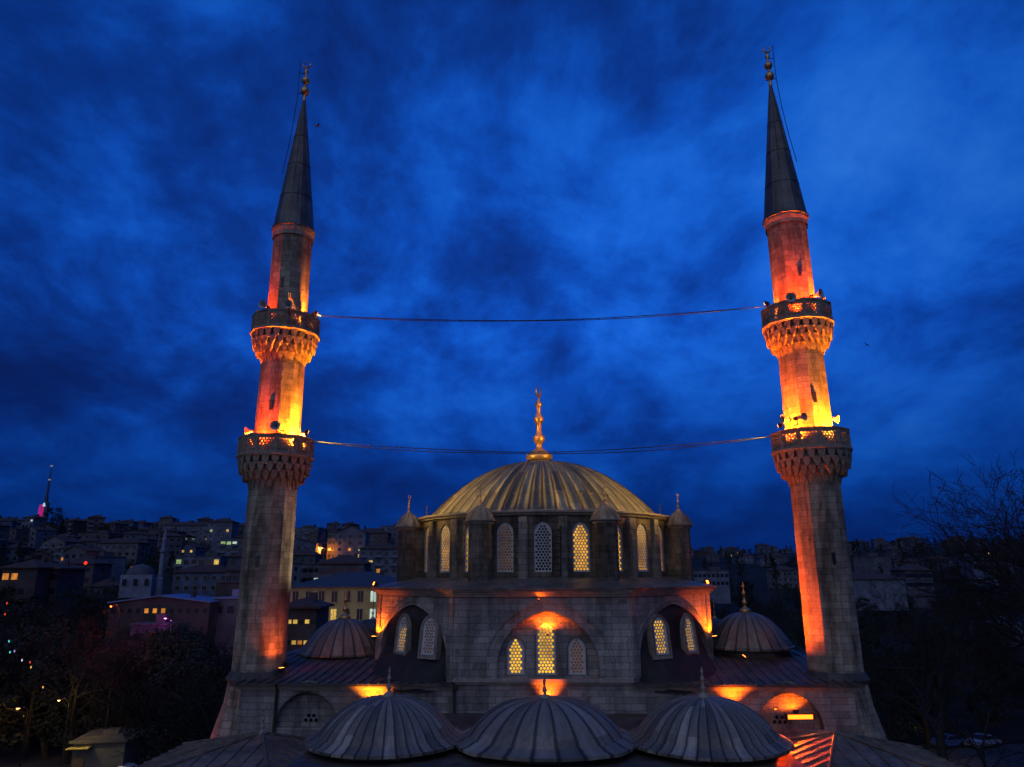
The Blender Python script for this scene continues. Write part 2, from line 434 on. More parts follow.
def cornice(path, depth, hgt, mb, z, steps=3):
    """stepped moulding run along a path of (x,y); outward = right-hand side of travel reversed handled by sign"""
    for k in range(steps):
        d = depth*(k+1)/steps; z0 = z-hgt+hgt*k/steps; z1 = z-hgt+hgt*(k+1)/steps-.002
        pts = offset(path, d); n = len(path)
        vs_ = [(p[0], p[1], zz) for zz in (z0, z1) for p in path]+[(p[0], p[1], zz) for zz in (z0, z1) for p in pts]
        fs = []
        for i in range(n-1):
            a, b = i, i+1
            fs += [(a, b, 2*n+b, 2*n+a), (n+a, n+b, 3*n+b, 3*n+a), (2*n+a, 2*n+b, 3*n+b, 3*n+a)]
        fs += [(0, 2*n, 3*n, n), (n-1, 3*n-1, 4*n-1, 2*n-1)]
        mb.add(vs_, fs)
def offset(path, d):
    res = []; n = len(path)
    for i, p in enumerate(path):
        p = Vector(p)
        ns = []
        if i > 0: t = (p-Vector(path[i-1])).normalized(); ns.append(Vector((t.y, -t.x)))
        if i < n-1: t = (Vector(path[i+1])-p).normalized(); ns.append(Vector((t.y, -t.x)))
        if len(ns) == 2:
            b = (ns[0]+ns[1]).normalized(); q = p+b*d/max(.3, b.dot(ns[0]))
        else: q = p+ns[0]*d
        res.append((q.x, q.y))
    return res

# --- central facade
cxw = CX
WT = .7
aw = XZ(600, 670)[0]-XZ(497, 670)[0]; ahx = (XZ(600, 670)[0]+XZ(497, 670)[0])/2
a_top = XZ(545, 611)[1]; o_top = XZ(545, 601.5)[1]
def wall_part():
    # front skin with the big arch cut out (recess)
    out = [(xl, Z_LOW), (xr, Z_LOW), (xr, Z_CORN), (xl, Z_CORN)]
    ar = arch(aw, a_top-Z_LEDGE, spring=.45, pointed=.28, n=16, x0=ahx, z0=Z_LEDGE)
    m = plate(out, [ar], .40); m = place(m, Matrix.Translation((0, WY+.20, 0)))
    mpart(m, 'facade_wall', STONE)
    # arch band: slightly proud voussoir ring
    o1 = arch(aw+.06, a_top-Z_LEDGE+.03, spring=.45, pointed=.28, n=16, x0=ahx, z0=Z_LEDGE)
    o2 = arch(aw+1.15, o_top-Z_LEDGE, spring=.45, pointed=.28, n=16, x0=ahx, z0=Z_LEDGE)
    band = MB(); n = len(o1)
    y0, y1 = WY-.03, WY+.02
    for i in range(n-1):
        a, b, c, d = o1[i], o1[i+1], o2[i+1], o2[i]
        band.add([(p[0], y, p[1]) for y in (y0, y1) for p in (a, b, c, d)], [(0,1,2,3), (0,1,5,4), (3,2,6,7)])
    mpart(band, 'arch_band', STONE, uv=True)
    # voussoir joints: thin raised outer lip
    o3 = arch(aw+1.35, o_top-Z_LEDGE+.1, spring=.45, pointed=.28, n=16, x0=ahx, z0=Z_LEDGE)
    lip = MB()
    for i in range(n-1):
        a, b, c, d = o2[i], o2[i+1], o3[i+1], o3[i]
        lip.add([(p[0], y, p[1]) for y in (WY-.09, WY+.02) for p in (a, b, c, d)], [(0,1,2,3), (0,1,5,4), (3,2,6,7)])
    mpart(lip, 'arch_moulding', STONE)
    # recessed tympanum with three window openings
    wins = []
    for px, top, wpx in ((515.5, 637, 17), (545.5, 622.5, 19), (576.5, 637, 17)):
        x, zt = XZ(px, top, WY+.4); w = wpx/FPX*35.0
        wins.append((x, zt-Z_LEDGE-.12, w))
    holes = [arch(w, h, pointed=.3, x0=x, z0=Z_LEDGE+.1) for x, h, w in wins]
    out = [(xl+.1, Z_LEDGE-.3), (xr-.1, Z_LEDGE-.3), (xr-.1, a_top+.25), (xl+.1, a_top+.25)]
    m = place(plate(out, holes, .3), Matrix.Translation((0, WY+.56, 0)))
    mpart(m, 'tympanum', STONE)
    for (x, h, w), p, rr in zip(wins, (PANE_HI, PANE_HI, PANE_LO), (.068,.068,.068)):
        window(Matrix.Translation((x, WY+.47, Z_LEDGE+.1)), w, h, p, r=rr, pitch=.158)
    # interior blocker so that no sky shows through
    b = MB(); b.box((CX, WY+1.5, (Z_LOW+Z_CORN)/2), (2*HW-.2, .2, Z_CORN-Z_LOW-.3)); mpart(b, 'inner_blocker', DARK)
    l = MB(); l.box((CX, WY-.12, Z_LEDGE-.07), (2*HW+.02, .24, .14)); l.box((CX, WY-.06, Z_LEDGE-.2), (2*HW-.2, .12, .1)); mpart(l, 'ledge', TRIM)
wall_part()
# --- side facets (chamfers of the octagonal body)
VX, VY = 4.75, 4.75
def facet(side):
    p0 = Vector(((xr if side > 0 else xl), WY)); p1 = Vector((p0.x+side*VX, WY+VY))
    if side < 0: a, b = p1, p0
    else: a, b = p0, p1
    t = (b-a).normalized(); Lf = (b-a).length; ang = math.atan2(t.y, t.x)
    F = Matrix.Translation((a.x, a.y, 0)) @ Matrix.Rotation(ang, 4, 'Z')     # local x along the facet, outward -y
    hw = (Lf*.90-.5)/2+.02; zA = o_top-.22
    m = plate([(0, Z_LOW), (Lf, Z_LOW), (Lf, Z_CORN), (0, Z_CORN)], [arch(2*hw, zA-Z_LEDGE+1.0, spring=1.9, pointed=.3, n=18, x0=Lf/2, z0=Z_LEDGE-1.0)], .5)
    m = place(m, F @ Matrix.Translation((0, .25, 0))); mpart(m, 'side_wall', STONE)
    # blind arch moulding
    w = Lf*.90; zb = Z_LEDGE
    for k, (d, y0) in enumerate(((0.02, -.05), (.36, -.09))):
        i1 = arch(w-.5+2*d, o_top-.22-zb+d*.5, spring=.9, pointed=.3, n=14, x0=Lf/2, z0=zb); i2 = arch(w-.5+2*d+(.66 if k == 0 else .12), o_top-.22-zb+d*.5+(.33 if k == 0 else .06), spring=.9, pointed=.3, n=14, x0=Lf/2, z0=zb)
        mb = MB()
        for i in range(len(i1)-1):
            q = (i1[i], i1[i+1], i2[i+1], i2[i])
            mb.add([(p[0], y, p[1]) for y in (y0, .02) for p in q], [(0,1,2,3), (0,1,5,4), (3,2,6,7)], F)
        mpart(mb, 'arch_band' if k == 0 else 'arch_moulding', STONE)
    # corner strips
    mb = MB()
    for x in (.22, Lf-.22): mp_ = MB(); mp_.box((x, -.03, (Z_LEDGE+Z_CORN)/2), (.34, .08, Z_CORN-Z_LEDGE), F); mpart(mp_, 'pilaster', STONE)
    pass
    # exedra: lead covered, pointed half dome swelling out of the facet
    n = 28; mb = MB(); rows = 16; zA = o_top-.22; z0 = Z_EAVE-.35; zA = zA+.12; hw = hw+.1
    prof = arch(2*hw, zA-(Z_LEDGE-.1), spring=1.0, pointed=.3, n=20, x0=0, z0=0)
    def halfw(z):
        zz = z-(Z_LEDGE-.1)
        if zz <= .9: return hw
        best = 0
        for (x1, a1), (x2, a2) in zip(prof, prof[1:]):
            if x1 >= 0 and a1 != a2 and min(a1, a2) <= zz <= max(a1, a2):
                best = max(best, x1+(x2-x1)*(zz-a1)/(a2-a1))
        return best
    vs_ = []
    for j in range(rows+1):
        z = z0+(zA-z0)*j/rows; h_ = max(halfw(z), .01)
        dep = .95*min(1, 1.7*h_/hw)**.7+(1.9*max(0, 1-(z-z0)/1.7))
        for i in range(n+1):
            th = PI*i/n
            rib = .035*(i % 4 == 0)
            vs_.append((Lf/2-math.cos(th)*(h_+rib), -(math.sin(th)**.8)*(dep+rib)+.62, z))
    fs = [(j*(n+1)+i, j*(n+1)+i+1, (j+1)*(n+1)+i+1, (j+1)*(n+1)+i) for j in range(rows) for i in range(n)]
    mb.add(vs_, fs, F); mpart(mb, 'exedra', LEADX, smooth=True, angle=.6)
    # two arched windows in stone hoods standing out of the exedra
    for s in (-1, 1):
        inner = (s == -side)            # the one nearer the central facet
        pxx = {(-1, True): 427.5, (-1, False): 400.5, (1, True): 662.5, (1, False): 692}[(side, inner)]
        pyb = 656 if inner else 653
        # find the point on the facet's offset plane under the pixel
        n2 = F.to_3x3() @ Vector((0, -1, 0)); off = .50 if inner else .56
        inv = MM.inverted(); a_ = inv @ Vector((0, 0, CZ)); b_ = inv @ at(pxx, pyb, 40)
        p0 = F @ Vector((0, -off, 0)); t_ = (p0-a_).dot(n2)/(b_-a_).dot(n2); p = a_+(b_-a_)*t_
        l_ = F.inverted() @ p
        rz_ = (R(14) if inner else R(-2))*(-side)*-1*(-1)
        M = F @ Matrix.Translation((l_.x, l_.y, p.z-CZ)) @ Matrix.Rotation(rz_, 4, 'Z') @ Matrix.Rotation(R(-7), 4, 'X')
        hood = plate(arch(1.10, 2.02, pointed=.3, z0=-.14), [arch(.82, 1.74, pointed=.3, z0=.04)], .4)
        mpart(place(hood, M @ Matrix.Translation((0, .12, 0))), 'window_hood', DTRIM)
        lit = PANE_HI if not (side < 0 and inner) else PANE_LO
        window(M @ Matrix.Translation((0, -.02, .05)), .82, 1.72, lit, r=.066, pitch=.155)
    return F, Lf
facets = {s: facet(s) for s in (-1, 1)}
# --- rest of the octagonal body behind
bl = MB()
o_ = 7.2
pts = [(xl-VX, WY+VY), (xr+VX, WY+VY), (xr+VX, WY+VY+9.4), (xr, WY+2*VY+9.4), (xl, WY+2*VY+9.4), (xl-VX, WY+VY+9.4)]
bl.add([(x, y, z) for z in (Z_LOW, Z_CORN) for x, y in pts], [(0,1,7,6),(1,2,8,7),(2,3,9,8),(3,4,10,9),(4,5,11,10),(5,0,6,11)])
mpart(bl, 'rear_wall', STONE)
front = [(xl-VX, WY+VY+9.4), (xl-VX, WY+VY), (xl, WY), (xr, WY), (xr+VX, WY+VY), (xr+VX, WY+VY+9.4)]
mb = MB(); cornice(front, .34, .34, mb, Z_CORN+.12); mpart(mb, 'cornice', TRIM)
# skirt roof between cornice and drum
def skirt():
    n = 96; outer = []
    P = offset(front, .42)+[(xr, WY+2*VY+9.9), (xl, WY+2*VY+9.9)]
    mb = MB(); rr = 7.95; zo = Z_CORN+.16; zi = -.28
    vs_ = []
    for i in range(n):
        a = 2*PI*i/n; d = Vector((math.cos(a), math.sin(a)))
        best = 12
        for k in range(len(P)):
            p, q = Vector(P[k])-Vector(DC), Vector(P[(k+1) % len(P)])-Vector(DC)
            e = q-p; den = d.x*e.y-d.y*e.x
            if abs(den) < 1e-6: continue
            t = (p.x*e.y-p.y*e.x)/den; s = (p.x*d.y-p.y*d.x)/den
            if t > 0 and -1e-4 <= s <= 1.0001: best = min(best, t)
        wob = .03*noise.noise(Vector((a*9, 1, 2)))
        for r, z in ((best-.02, zo-.10), (best, zo), (rr+(best-rr)*.5, zo+(zi-zo)*.55+wob), (rr, zi), (rr-.3, zi+.02)):
            vs_.append((DC[0]+d.x*r, DC[1]+d.y*r, z))
    fs = [(i*5+k, ((i+1) % n)*5+k, ((i+1) % n)*5+k+1, i*5+k+1) for i in range(n) for k in range(4)]
    mb.add(vs_, fs); mpart(mb, 'skirt_roof', LEAD)
skirt()
# --- drum: 24 panels with arched openings
DR = 7.6; NP = 24
seg = 2*DR*math.tan(PI/NP); Z_D0, Z_D1 = -.35, 3.0
wW, wH = .92, 2.55
panel = plate([(-seg/2, Z_D0), (seg/2, Z_D0), (seg/2, Z_D1), (-seg/2, Z_D1)], [arch(wW, wH, pointed=.25, z0=.02)], .3)
dw = MB(); pil = MB()
for k in range(NP):
    a = -PI/2+2*PI*k/NP
    M = Matrix.Translation((DC[0], DC[1], 0)) @ Matrix.Rotation(a+PI/2, 4, 'Z') @ Matrix.Translation((0, -DR+.15, 0))
    dw.add(panel.v, panel.f, M)
    M2 = Matrix.Translation((DC[0], DC[1], 0)) @ Matrix.Rotation(a+PI/2+PI/NP, 4, 'Z')
    pil.box((0, -DR-.10, (Z_D0+Z_D1)/2-.1), (.46, .36, Z_D1-Z_D0-.2), M2)
    pil.box((0, -DR-.20, (Z_D0+Z_D1)/2-.5), (.34, .30, Z_D1-Z_D0-1.0), M2)
    lit = random.choice([PANE_MID, PANE_MID, PANE_HI, PANE_LO])
    if k == 0: lit = PANE_OFF
    if k in (23,): lit = PANE_LO
    if k in (1, 3, 19, 21, 22): lit = PANE_MID
    if k in (2, 4, 5): lit = PANE_HI
    window(M @ Matrix.Translation((0, -.06, .02)), wW, wH, lit, r=.074, pitch=.165, frame=.08, pointed=.25, name='drum_window')
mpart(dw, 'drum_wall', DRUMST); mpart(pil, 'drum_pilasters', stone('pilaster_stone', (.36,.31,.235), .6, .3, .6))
bi = MB(); bi.lathe([(DR-.7, Z_D0), (DR-.7, Z_D1)], 24, DC); mpart(bi, 'inner_drum', DARK)
# drum cornice
dc = MB()
dc.lathe([(DR-.05, 2.86), (DR+.16, 2.9), (DR+.18, 2.98), (DR+.30, 3.02), (DR+.32, 3.12), (DR+.2, 3.14), (DR-.3, 3.2)], 96, DC)
mpart(dc, 'drum_cornice', TRIM, smooth=True, angle=.5)
# --- main dome with lead ribs
def rib_mod(per, amp):
    def f(i, r, z):
        k = i % per
        return 1+amp*(1.0 if k == 0 else (.35 if k in (1, per-1) else 0))/max(r, .8)
    return f
DRR = 6.80; Z0 = 3.12; DHh = 3.52
prof = [(DRR+.55, Z0-.03), (DRR+.34, Z0+.03), (DRR+.02, Z0+.12)]
for i in range(1, 25):
    t = i/24*PI/2*.985
    q_ = 1-(1-.013)*(i/24); prof.append((DRR*q_, Z0+.12+DHh*(1-q_**2.15)))
DOME_N = 60
mb = MB(); mb.lathe(prof, DOME_N*8, DC, mod=lambda i, r, z: 1+(.22*(1, .72, .2, 0, 0, 0, .2, .72)[i % 8]*min(1, r/2.2)+.035*math.cos(2*PI*(i % 8)/8))/max(r, .8))
md = mpart(mb, 'main_dome', gores('dome_lead_sheets', DOME_N, (.31,.275,.155), .55, .1, .5, .8), smooth=True, ctr=(DC[0], DC[1], Z0))
# overlapping sheet lips across the gores
for fr in (.14, .62):
    lp = MB()
    q_ = 1-fr; r = DRR*q_; z = Z0+.12+DHh*(1-q_**2.15)
    lp.lathe([(r+.05, z-.03), (r+.055, z+.02), (r+.0, z+.03)], 168, DC)
    mpart(lp, 'sheet_laps', LEADM, parent=md)
def finial(x, y, z, h, parent, mat, name='finial', star=True, seg=16, wid=1.0, leaf=False, crot=1.2, cs=1.0):
    """spindle of bulbs topped by a small crescent; z is relative height, h total"""
    p = [(.30,0),(.34,.03),(.33,.07),(.20,.12),(.09,.15),(.07,.20),(.10,.22),(.15,.26),(.15,.30),(.08,.34),(.065,.38),(.065,.46),(.09,.48),(.12,.51),(.12,.55),(.08,.58),(.05,.62),(.05,.68),(.08,.70),(.09,.725),(.07,.75),(.04,.77),(.02,.82),(.02,.84)]
    s = h*.5*wid
    mb = MB(); mb.lathe([(r*s, z+t*h) for r, t in p], seg, (x, y))
    o = mpart(mb, name, mat, smooth=True, angle=.9, parent=parent) if parent is mosque or True else None
    # crescent
    if leaf:
        lf = MB(); s2 = h*.075
        lf.add([(0,-s2*.3,0),(s2,0,s2*1.1),(0,s2*.3,0),(-s2,0,s2*1.1),(0,0,s2*3.2),(0,-s2*.45,s2*1.1),(0,s2*.45,s2*1.1)], [(0,1,5),(0,5,3),(2,6,1),(2,3,6),(5,1,4),(5,4,3),(6,4,1),(6,3,4),(0,2,1),(0,3,2)], Matrix.Translation((x, y, z+.8*h)))
        mpart(lf, 'leaf_tip', mat, parent=o, uv=False); return o
    cr = MB(); R0 = .085*h*cs; pts = []; rad = []
    n = 14
    for i in range(n+1):
        a = R(118)+R(304)*i/n; pts.append((x+R0*math.cos(a)*math.cos(crot), y+R0*math.cos(a)*math.sin(crot), z+.84*h+R0*.95+R0*math.sin(a))); rad.append(max(.012, .26*R0*math.sin(PI*i/n)+.006))
    cr.tube(pts, rad, 6); mpart(cr, 'crescent', mat, parent=o, uv=False, smooth=True)
    return o
finial(DC[0]-.16, DC[1], Z0+DHh+.22, 11.9-(Z0+DHh+.22), mosque, GOLD, wid=1.0, crot=1.1, cs=.8)
cp = MB(); cp.lathe([(.95, Z0+DHh-.15), (.78, Z0+DHh+.12), (.5, Z0+DHh+.32), (.3, Z0+DHh+.42)], 24, (DC[0]-.12, DC[1])); mpart(cp, 'dome_collar', GOLD, smooth=True)
# --- eight weight turrets round the drum
LEADT = lead('turret_lead', (.36,.29,.15), .5, .4, .2)
def turret(k):
    a = -PI/2+PI/8+k*PI/4; x, y = DC[0]+8.42*math.cos(a), DC[1]+8.42*math.sin(a)
    b = MB(); b.lathe([(.60, -.6), (.60, 2.45)], 8, (x, y), a0=a+PI/8, a1=a+PI/8+2*PI, cap=True)
    b.box((DC[0]+7.75*math.cos(a), DC[1]+7.75*math.sin(a), .95), (.9, .8, 2.9), rz=a)
    t = mpart(b, 'turret', DRUMST)
    c = MB(); c.lathe([(.62, 2.38), (.70, 2.44), (.72, 2.56), (.60, 2.6)], 8, (x, y), a0=a+PI/8, a1=a+PI/8+2*PI); mpart(c, 'turret_cornice', TRIM, parent=t)
    d = MB(); pr = [(.80, 2.56), (.72, 2.64), (.66, 2.78), (.58, 2.95), (.46, 3.12), (.33, 3.25), (.18, 3.36), (.07, 3.46)]
    d.lathe(pr, 48, (x, y), mod=rib_mod(4, .07)); mpart(d, 'turret_dome', LEADT, parent=t, smooth=True, angle=.5)
    finial(x, y, 3.34, 1.05, t, GOLD, seg=10, wid=1.0, crot=.9)
for k in range(8): turret(k)
# --- service ladder on the drum
ld = MB(); px0 = XZ(556, 540, WY+1.9)
lx = px0[0]
for s in (-.2, .2): ld.tube([(lx+s, DC[1]-8.05, -.2), (lx+s+.05, DC[1]-7.95, 2.3)], .045, 5)
for i in range(7): ld.tube([(lx-.2, DC[1]-8.03, .1+i*.33), (lx+.25, DC[1]-8.03, .12+i*.33)], .035, 5)
mpart(ld, 'ladder', IRON, uv=False)

# --- wings: side aisles with low lead roofs
EXT = 14.3
def wing(side):
    xi = xr if side > 0 else xl; xo = XZ(241 if side < 0 else 853, 684)[0]
    a, b = (xi, xo) if side > 0 else (xo, xi)
    lux, _z = XZ(306 if side < 0 else 791, 728)
    la = arch(2.9, 1.55, spring=.12, pointed=.15, n=12, x0=lux, z0=XZ(545, 729)[1])
    m = plate([(a, Z_LOW-10.5), (b, Z_LOW-10.5), (b, Z_EAVE-.02), (a, Z_EAVE-.02)], [la], .5)
    mpart(place(m, Matrix.Translation((0, WY+.25, 0))), 'wing_wall', STONE)
    # tympanum of the lunette, with its little three-lobed vent
    zb = XZ(545, 729)[1]; ve = [(lux+.1+dx+.085*math.cos(t*PI/4), zb+.28+dz+.085*math.sin(t*PI/4)) for dx, dz in ((0,0),) for t in range(8)]
    holes = [[(lux+(.1 if side < 0 else -.35)+dx+.09*math.cos(t*PI/4), zb+.26+dz+.09*math.sin(t*PI/4)) for t in range(8)] for dx, dz in ((-.24,0),(0,.0),(.24,0),(-.12,.2),(.12,.2))]
    m = plate([(lux-1.7, zb-.2), (lux+1.7, zb-.2), (lux+1.7, zb+1.8), (lux-1.7, zb+1.8)], holes, .1)
    mpart(place(m, Matrix.Translation((0, WY+.40, 0))), 'lunette', STONE)
    b_ = MB(); b_.box((lux, WY+.7, zb+.7), (3.3, .1, 2)); mpart(b_, 'lunette_back', DARK)
    l1 = arch(2.96, 1.58, spring=.12, pointed=.15, n=12, x0=lux, z0=zb); l2 = arch(3.9, 2.05, spring=.12, pointed=.15, n=12, x0=lux, z0=zb)
    mb = MB()
    for i in range(len(l1)-1):
        q = (l1[i], l1[i+1], l2[i+1], l2[i]); mb.add([(p[0], y, p[1]) for y in (WY-.03, WY+.02) for p in q], [(0,1,2,3), (0,1,5,4), (3,2,6,7)])
    mpart(mb, 'arch_band', STONE)
    # end wall
    m = MB(); m.box((xo-side*.25, WY+8.5, (Z_LOW-10.5+Z_EAVE)/2), (.5, 16.4, Z_EAVE-Z_LOW+10.4)); mpart(m, 'end_wall', STONE)
    # cornice
    path = [(a, WY), (b, WY)]
    if side > 0: path = [(a, WY), (b, WY), (b, WY+16)]
    else: path = [(a, WY+16), (a, WY), (b, WY)]
    mb = MB(); cornice(path, .26, .26, mb, Z_EAVE-.01); mpart(mb, 'cornice', TRIM)
    # lead roof with seams
    mb = MB(); x0, x1 = (xi, xo+.38) if side > 0 else (xo-.38, xi); y0 = WY-.36
    nx, ny = 36, 14
    vs_ = []
    def rz(x, y): return Z_EAVE+.03+.62*smooth(0, 7, y-y0)+.02*noise.noise(Vector((x*1.3, y*1.3, 0)))
    for j in range(ny+1):
        y = y0+(16.5)*(j/ny)**1.5
        for i in range(nx+1):
            x = x0+(x1-x0)*i/nx; vs_.append((x, y, rz(x, y)))
    m_ = nx+1
    fs = [(j*m_+i, j*m_+i+1, (j+1)*m_+i+1, (j+1)*m_+i) for j in range(ny) for i in range(nx)]
    b0 = len(vs_); vs_ += [(x0+(x1-x0)*i/nx, y0, Z_EAVE-.07) for i in range(nx+1)]
    fs += [(i, i+1, b0+i+1, b0+i) for i in range(nx)]
    mb.add(vs_, fs)
    for i in range(0, 22):
        x = x0+.3+(x1-x0-.4)*i/21
        mb.tube([(x+.15*t, y0+t*3.2, rz(x, y0+t*3.2)+.02) for t in (0, .5, 1, 1.5, 2, 3)], .035, 5)
    mpart(mb, 'wing_roof', LEADD)
    # drain pipe
    px = 455.5 if side < 0 else 641
    x, zt = XZ(px if side < 0 else 634, 688, WY-.12)
    if side < 0:
        mb = MB(); mb.tube([(x-.05, WY-.14, Z_EAVE), (x-.05, WY-.14, Z_EAVE-.6), (x, WY-.1, Z_LOW)], .06, 8); mb.box((x, WY-.12, Z_EAVE-.12), (.22, .2, .2)); mpart(mb, 'drain_pipe', IRON, uv=False)
        x2, _ = XZ(276, 700, WY-.12)
        mb = MB(); mb.tube([(x2, WY-.5, Z_EAVE+.05), (x2, WY-.12, Z_EAVE-.15), (x2, WY-.12, Z_LOW)], .075, 8); mpart(mb, 'drain_pipe', IRON, uv=False)
for s in (-1, 1): wing(s)
# small roof domes on the wings and the ones behind
def small_dome(x, y, zb, r, h, mat, leaf=False, bell=0, drum=True, fin=1.15, nrib=24, finmat=GOLD, name='roof_dome', flare=.22, sx=1, sy=1, wid=1.0, power=.85, amp=.045, sq=0):
    mb = MB(); pr = [(r+flare*1.0, zb-.1), (r+flare, zb), (r+flare*.55, zb+.05), (r+flare*.12, zb+h*.13)]
    for i in range(0, 15):
        t = .10+(1-.10)*i/14; t = t*PI/2*.975
        if bell: q_ = 1-i/14*.985; pr.append((r*q_, zb+h*.12+h*.88*(1-q_**bell)))
        else: pr.append((r*math.cos(t)**power, zb+h*.12+h*.88*math.sin(t)**1.08))
    def mod(i, rr, z):
        b = rib_mod(6, amp)(i, rr, z)
        if sq:
            a = 2*PI*i/(nrib*6); k = 1/(max(abs(math.cos(a)), abs(math.sin(a))))
            fade = max(0, 1-(z-zb)/(h*.9)); b *= 1+(k-1)*sq*fade
        return b
    mb.lathe(pr, nrib*6, (0, 0), mod=mod, sx=sx, sy=sy)
    mb = place(mb, Matrix.Translation((x, y, 0)))
    pr_top = zb+h
    d = mpart(mb, name, mat, smooth=True, angle=.45, ctr=(x, y, zb))
    cpp = MB(); cpp.lathe([(.26, pr_top-.09), (.2, pr_top+.01), (.05, pr_top+.05)], 16, (x, y), cap=True); mpart(cpp, 'dome_cap', mat, parent=d, smooth=True)
    if drum:
        q = MB(); q.lathe([(r*.97, zb-.75), (r*.97, zb-.02)], 8 if not sq else 48, (x, y), a0=PI/8, a1=PI/8+2*PI, sx=1, sy=1); mpart(q, 'dome_drum', LEADD, parent=d)
    if fin: finial(x, y, zb+h-.04, fin, d, finmat, seg=12, wid=wid, leaf=leaf)
    return d
for px, py_b, ly, r, h in ((343, 651, 5.0, 2.2, 1.75), (748, 645, 5.0, 2.2, 1.75)):
    x, z = XZ(px, py_b, ly); small_dome(x, ly, z, r, h, gores('roof_dome_lead_'+('left' if px < 500 else 'right'), 24, (.27,.24,.17), .5, .2, .45, 1), fin=1.95, wid=1.0, bell=2.3)
for px, py_b, ly in ((372, 625, 11.5), (716, 625, 11.5)):
    x, z = XZ(px, py_b+12, ly); small_dome(x, ly, z, 1.6, 1.1, LEADD, fin=1.5, wid=.62)
# ladder beside the left wing glow
mb = MB(); x, z = XZ(371.5, 700, WY-.2); x = XZ(397, 700, WY-.2)[0]
for s in (-.16, .16): mb.tube([(x+s, WY-.15, Z_EAVE-.1), (x+s, WY-.3, Z_EAVE-1.6)], .025, 5)
for i in range(5): mb.tube([(x-.16, WY-.2, Z_EAVE-.25-i*.3), (x+.16, WY-.2, Z_EAVE-.25-i*.3)], .02, 5)
mpart(mb, 'ladder', IRON, uv=False)

# --- portico in front: flat lead base, three domes, two hipped end roofs
PY = -8.4                        # portico axis (local y)
zdb = -5.9
px_c, _ = XZ(545, 720, PY)
sp_ = XZ(705, 720, PY)[0]-px_c
mb = MB()
mb.box((px_c, (PY-3.15+WY)/2, zdb-.42), (sp_*3-.5, WY-(PY-3.15), .24)); mpart(mb, 'portico_roof', LEADD)
mb = MB(); mb.box((px_c, PY-2.9, zdb-.66), (sp_*3+.1, .5, .26)); mb.box((px_c, PY-2.86, zdb-3.6), (sp_*3-.1, .5, 5.6)); mpart(mb, 'portico_wall', STONE)
LEADP = lead('portico_lead', (.20,.165,.11), .6, .55, .05)
small_dome(px_c, PY, zdb, 2.62, 1.36, gores('portico_lead_wide', 22, (.30,.27,.20), .55, .15, .55, .9), leaf=True, bell=3.1, fin=1.15, nrib=22, finmat=TRIM, name='portico_dome', sx=1.08, sq=.16, wid=1.0, flare=.5, amp=.04)
LEADG = gores('portico_lead_sheets', 40, (.30,.27,.20), .55, .15, .6, .8)
for s in (-1, 1):
    small_dome(px_c+s*sp_, PY, zdb, 2.5, 1.40, LEADG, leaf=True, bell=2.75, fin=1.3, nrib=40, finmat=TRIM, name='portico_dome', wid=1.0, flare=.46, amp=.045)
HY = -5.4
def hip(side):
    x, z = XZ(262 if side < 0 else 836, 733, HY)
    w = 4.6; zb = zdb-1.55; ap = Vector((x, HY, z))
    mb = MB(); cs = [Vector((x-w, PY-3.4, zb)), Vector((x+w, PY-3.4, zb)), Vector((x+w, PY+w+1.2, zb)), Vector((x-w, PY+w+1.2, zb))]
    if side < 0: cs[1].x = px_c-sp_*1.5; cs[2].x = cs[1].x
    else: cs[0].x = px_c+sp_*1.46; cs[3].x = cs[0].x
    mb.add([c[:] for c in cs]+[ap[:]], [(0,1,4),(1,2,4),(2,3,4),(3,0,4)])
    mb.add([(c.x, c.y, c.z-d) for d in (0.001, .25) for c in cs], [(0,1,5,4),(1,2,6,5),(2,3,7,6),(3,0,4,7)])
    for i in range(4):       # standing seams, parallel up each slope, and hip rolls
        a, b = cs[i], cs[(i+1) % 4]; mid = (a+b)/2; L = (b-a).length; n = int(L/.62)
        mb.tube([a+Vector((0,0,.03)), ap+Vector((0,0,.03))], .07, 6)
        for k in range(1, n):
            p = a+(b-a)*k/n; t = k/n; foot = (ap-a).dot(b-a)/(L*L)
            up = ap-(a+(b-a)*foot)
            f = t/foot if t < foot else (1-t)/(1-foot)
            q = p+up*f
            mb.tube([p+Vector((0,0,.02)), q+Vector((0,0,.02))], .035, 5)
    r = mpart(mb, 'hipped_roof', LEADP)
    finial(x, HY, z-.05, 1.1 if side < 0 else .55, r, TRIM, seg=10, wid=1.1)
    q = MB(); x0, x1 = min(c.x for c in cs)+.4, max(c.x for c in cs)-.05
    q.box(((x0+x1)/2, (PY-3+WY)/2, zb-5), (x1-x0, WY-(PY-3), 9.6)); mpart(q, 'portico_end', STONE)
for s in (-1, 1): hip(s)

# ================================================================== MINARETS
def horn(loc, ang, label, r=.26):
    e = empty('loudspeaker', loc, ang, label, 'loudspeaker', 'horn loudspeakers on the minaret balconies')
    # horn opens towards local +x
    M = Matrix.Rotation(PI/2, 4, 'Y')
    mb = MB(); mb.lathe([(.05, 0), (.06, .12), (.10, .26), (.17, .36), (r, .44), (r+.012, .45), (r-.02, .44), (.14, .34), (.05, .2)], 20, M=M); mb.build('horn', HORN, e, smooth=True, angle=.8, uv=False)
    mb = MB(); mb.lathe([(.0, -.16), (.09, -.16), (.10, -.1), (.10, .02), (.05, .04)], 14, M=M); mb.build('driver', DARK, e, smooth=True, angle=.6, uv=False)
    mb = MB(); mb.tube([(.0, 0, -.02), (-.02, 0, -.32)], .03, 6); mb.tube([(-.02, 0, -.32), (-.3, 0, -.4)], .025, 6); mb.build('bracket', DARK, e, uv=False)
    return e
NF = 12
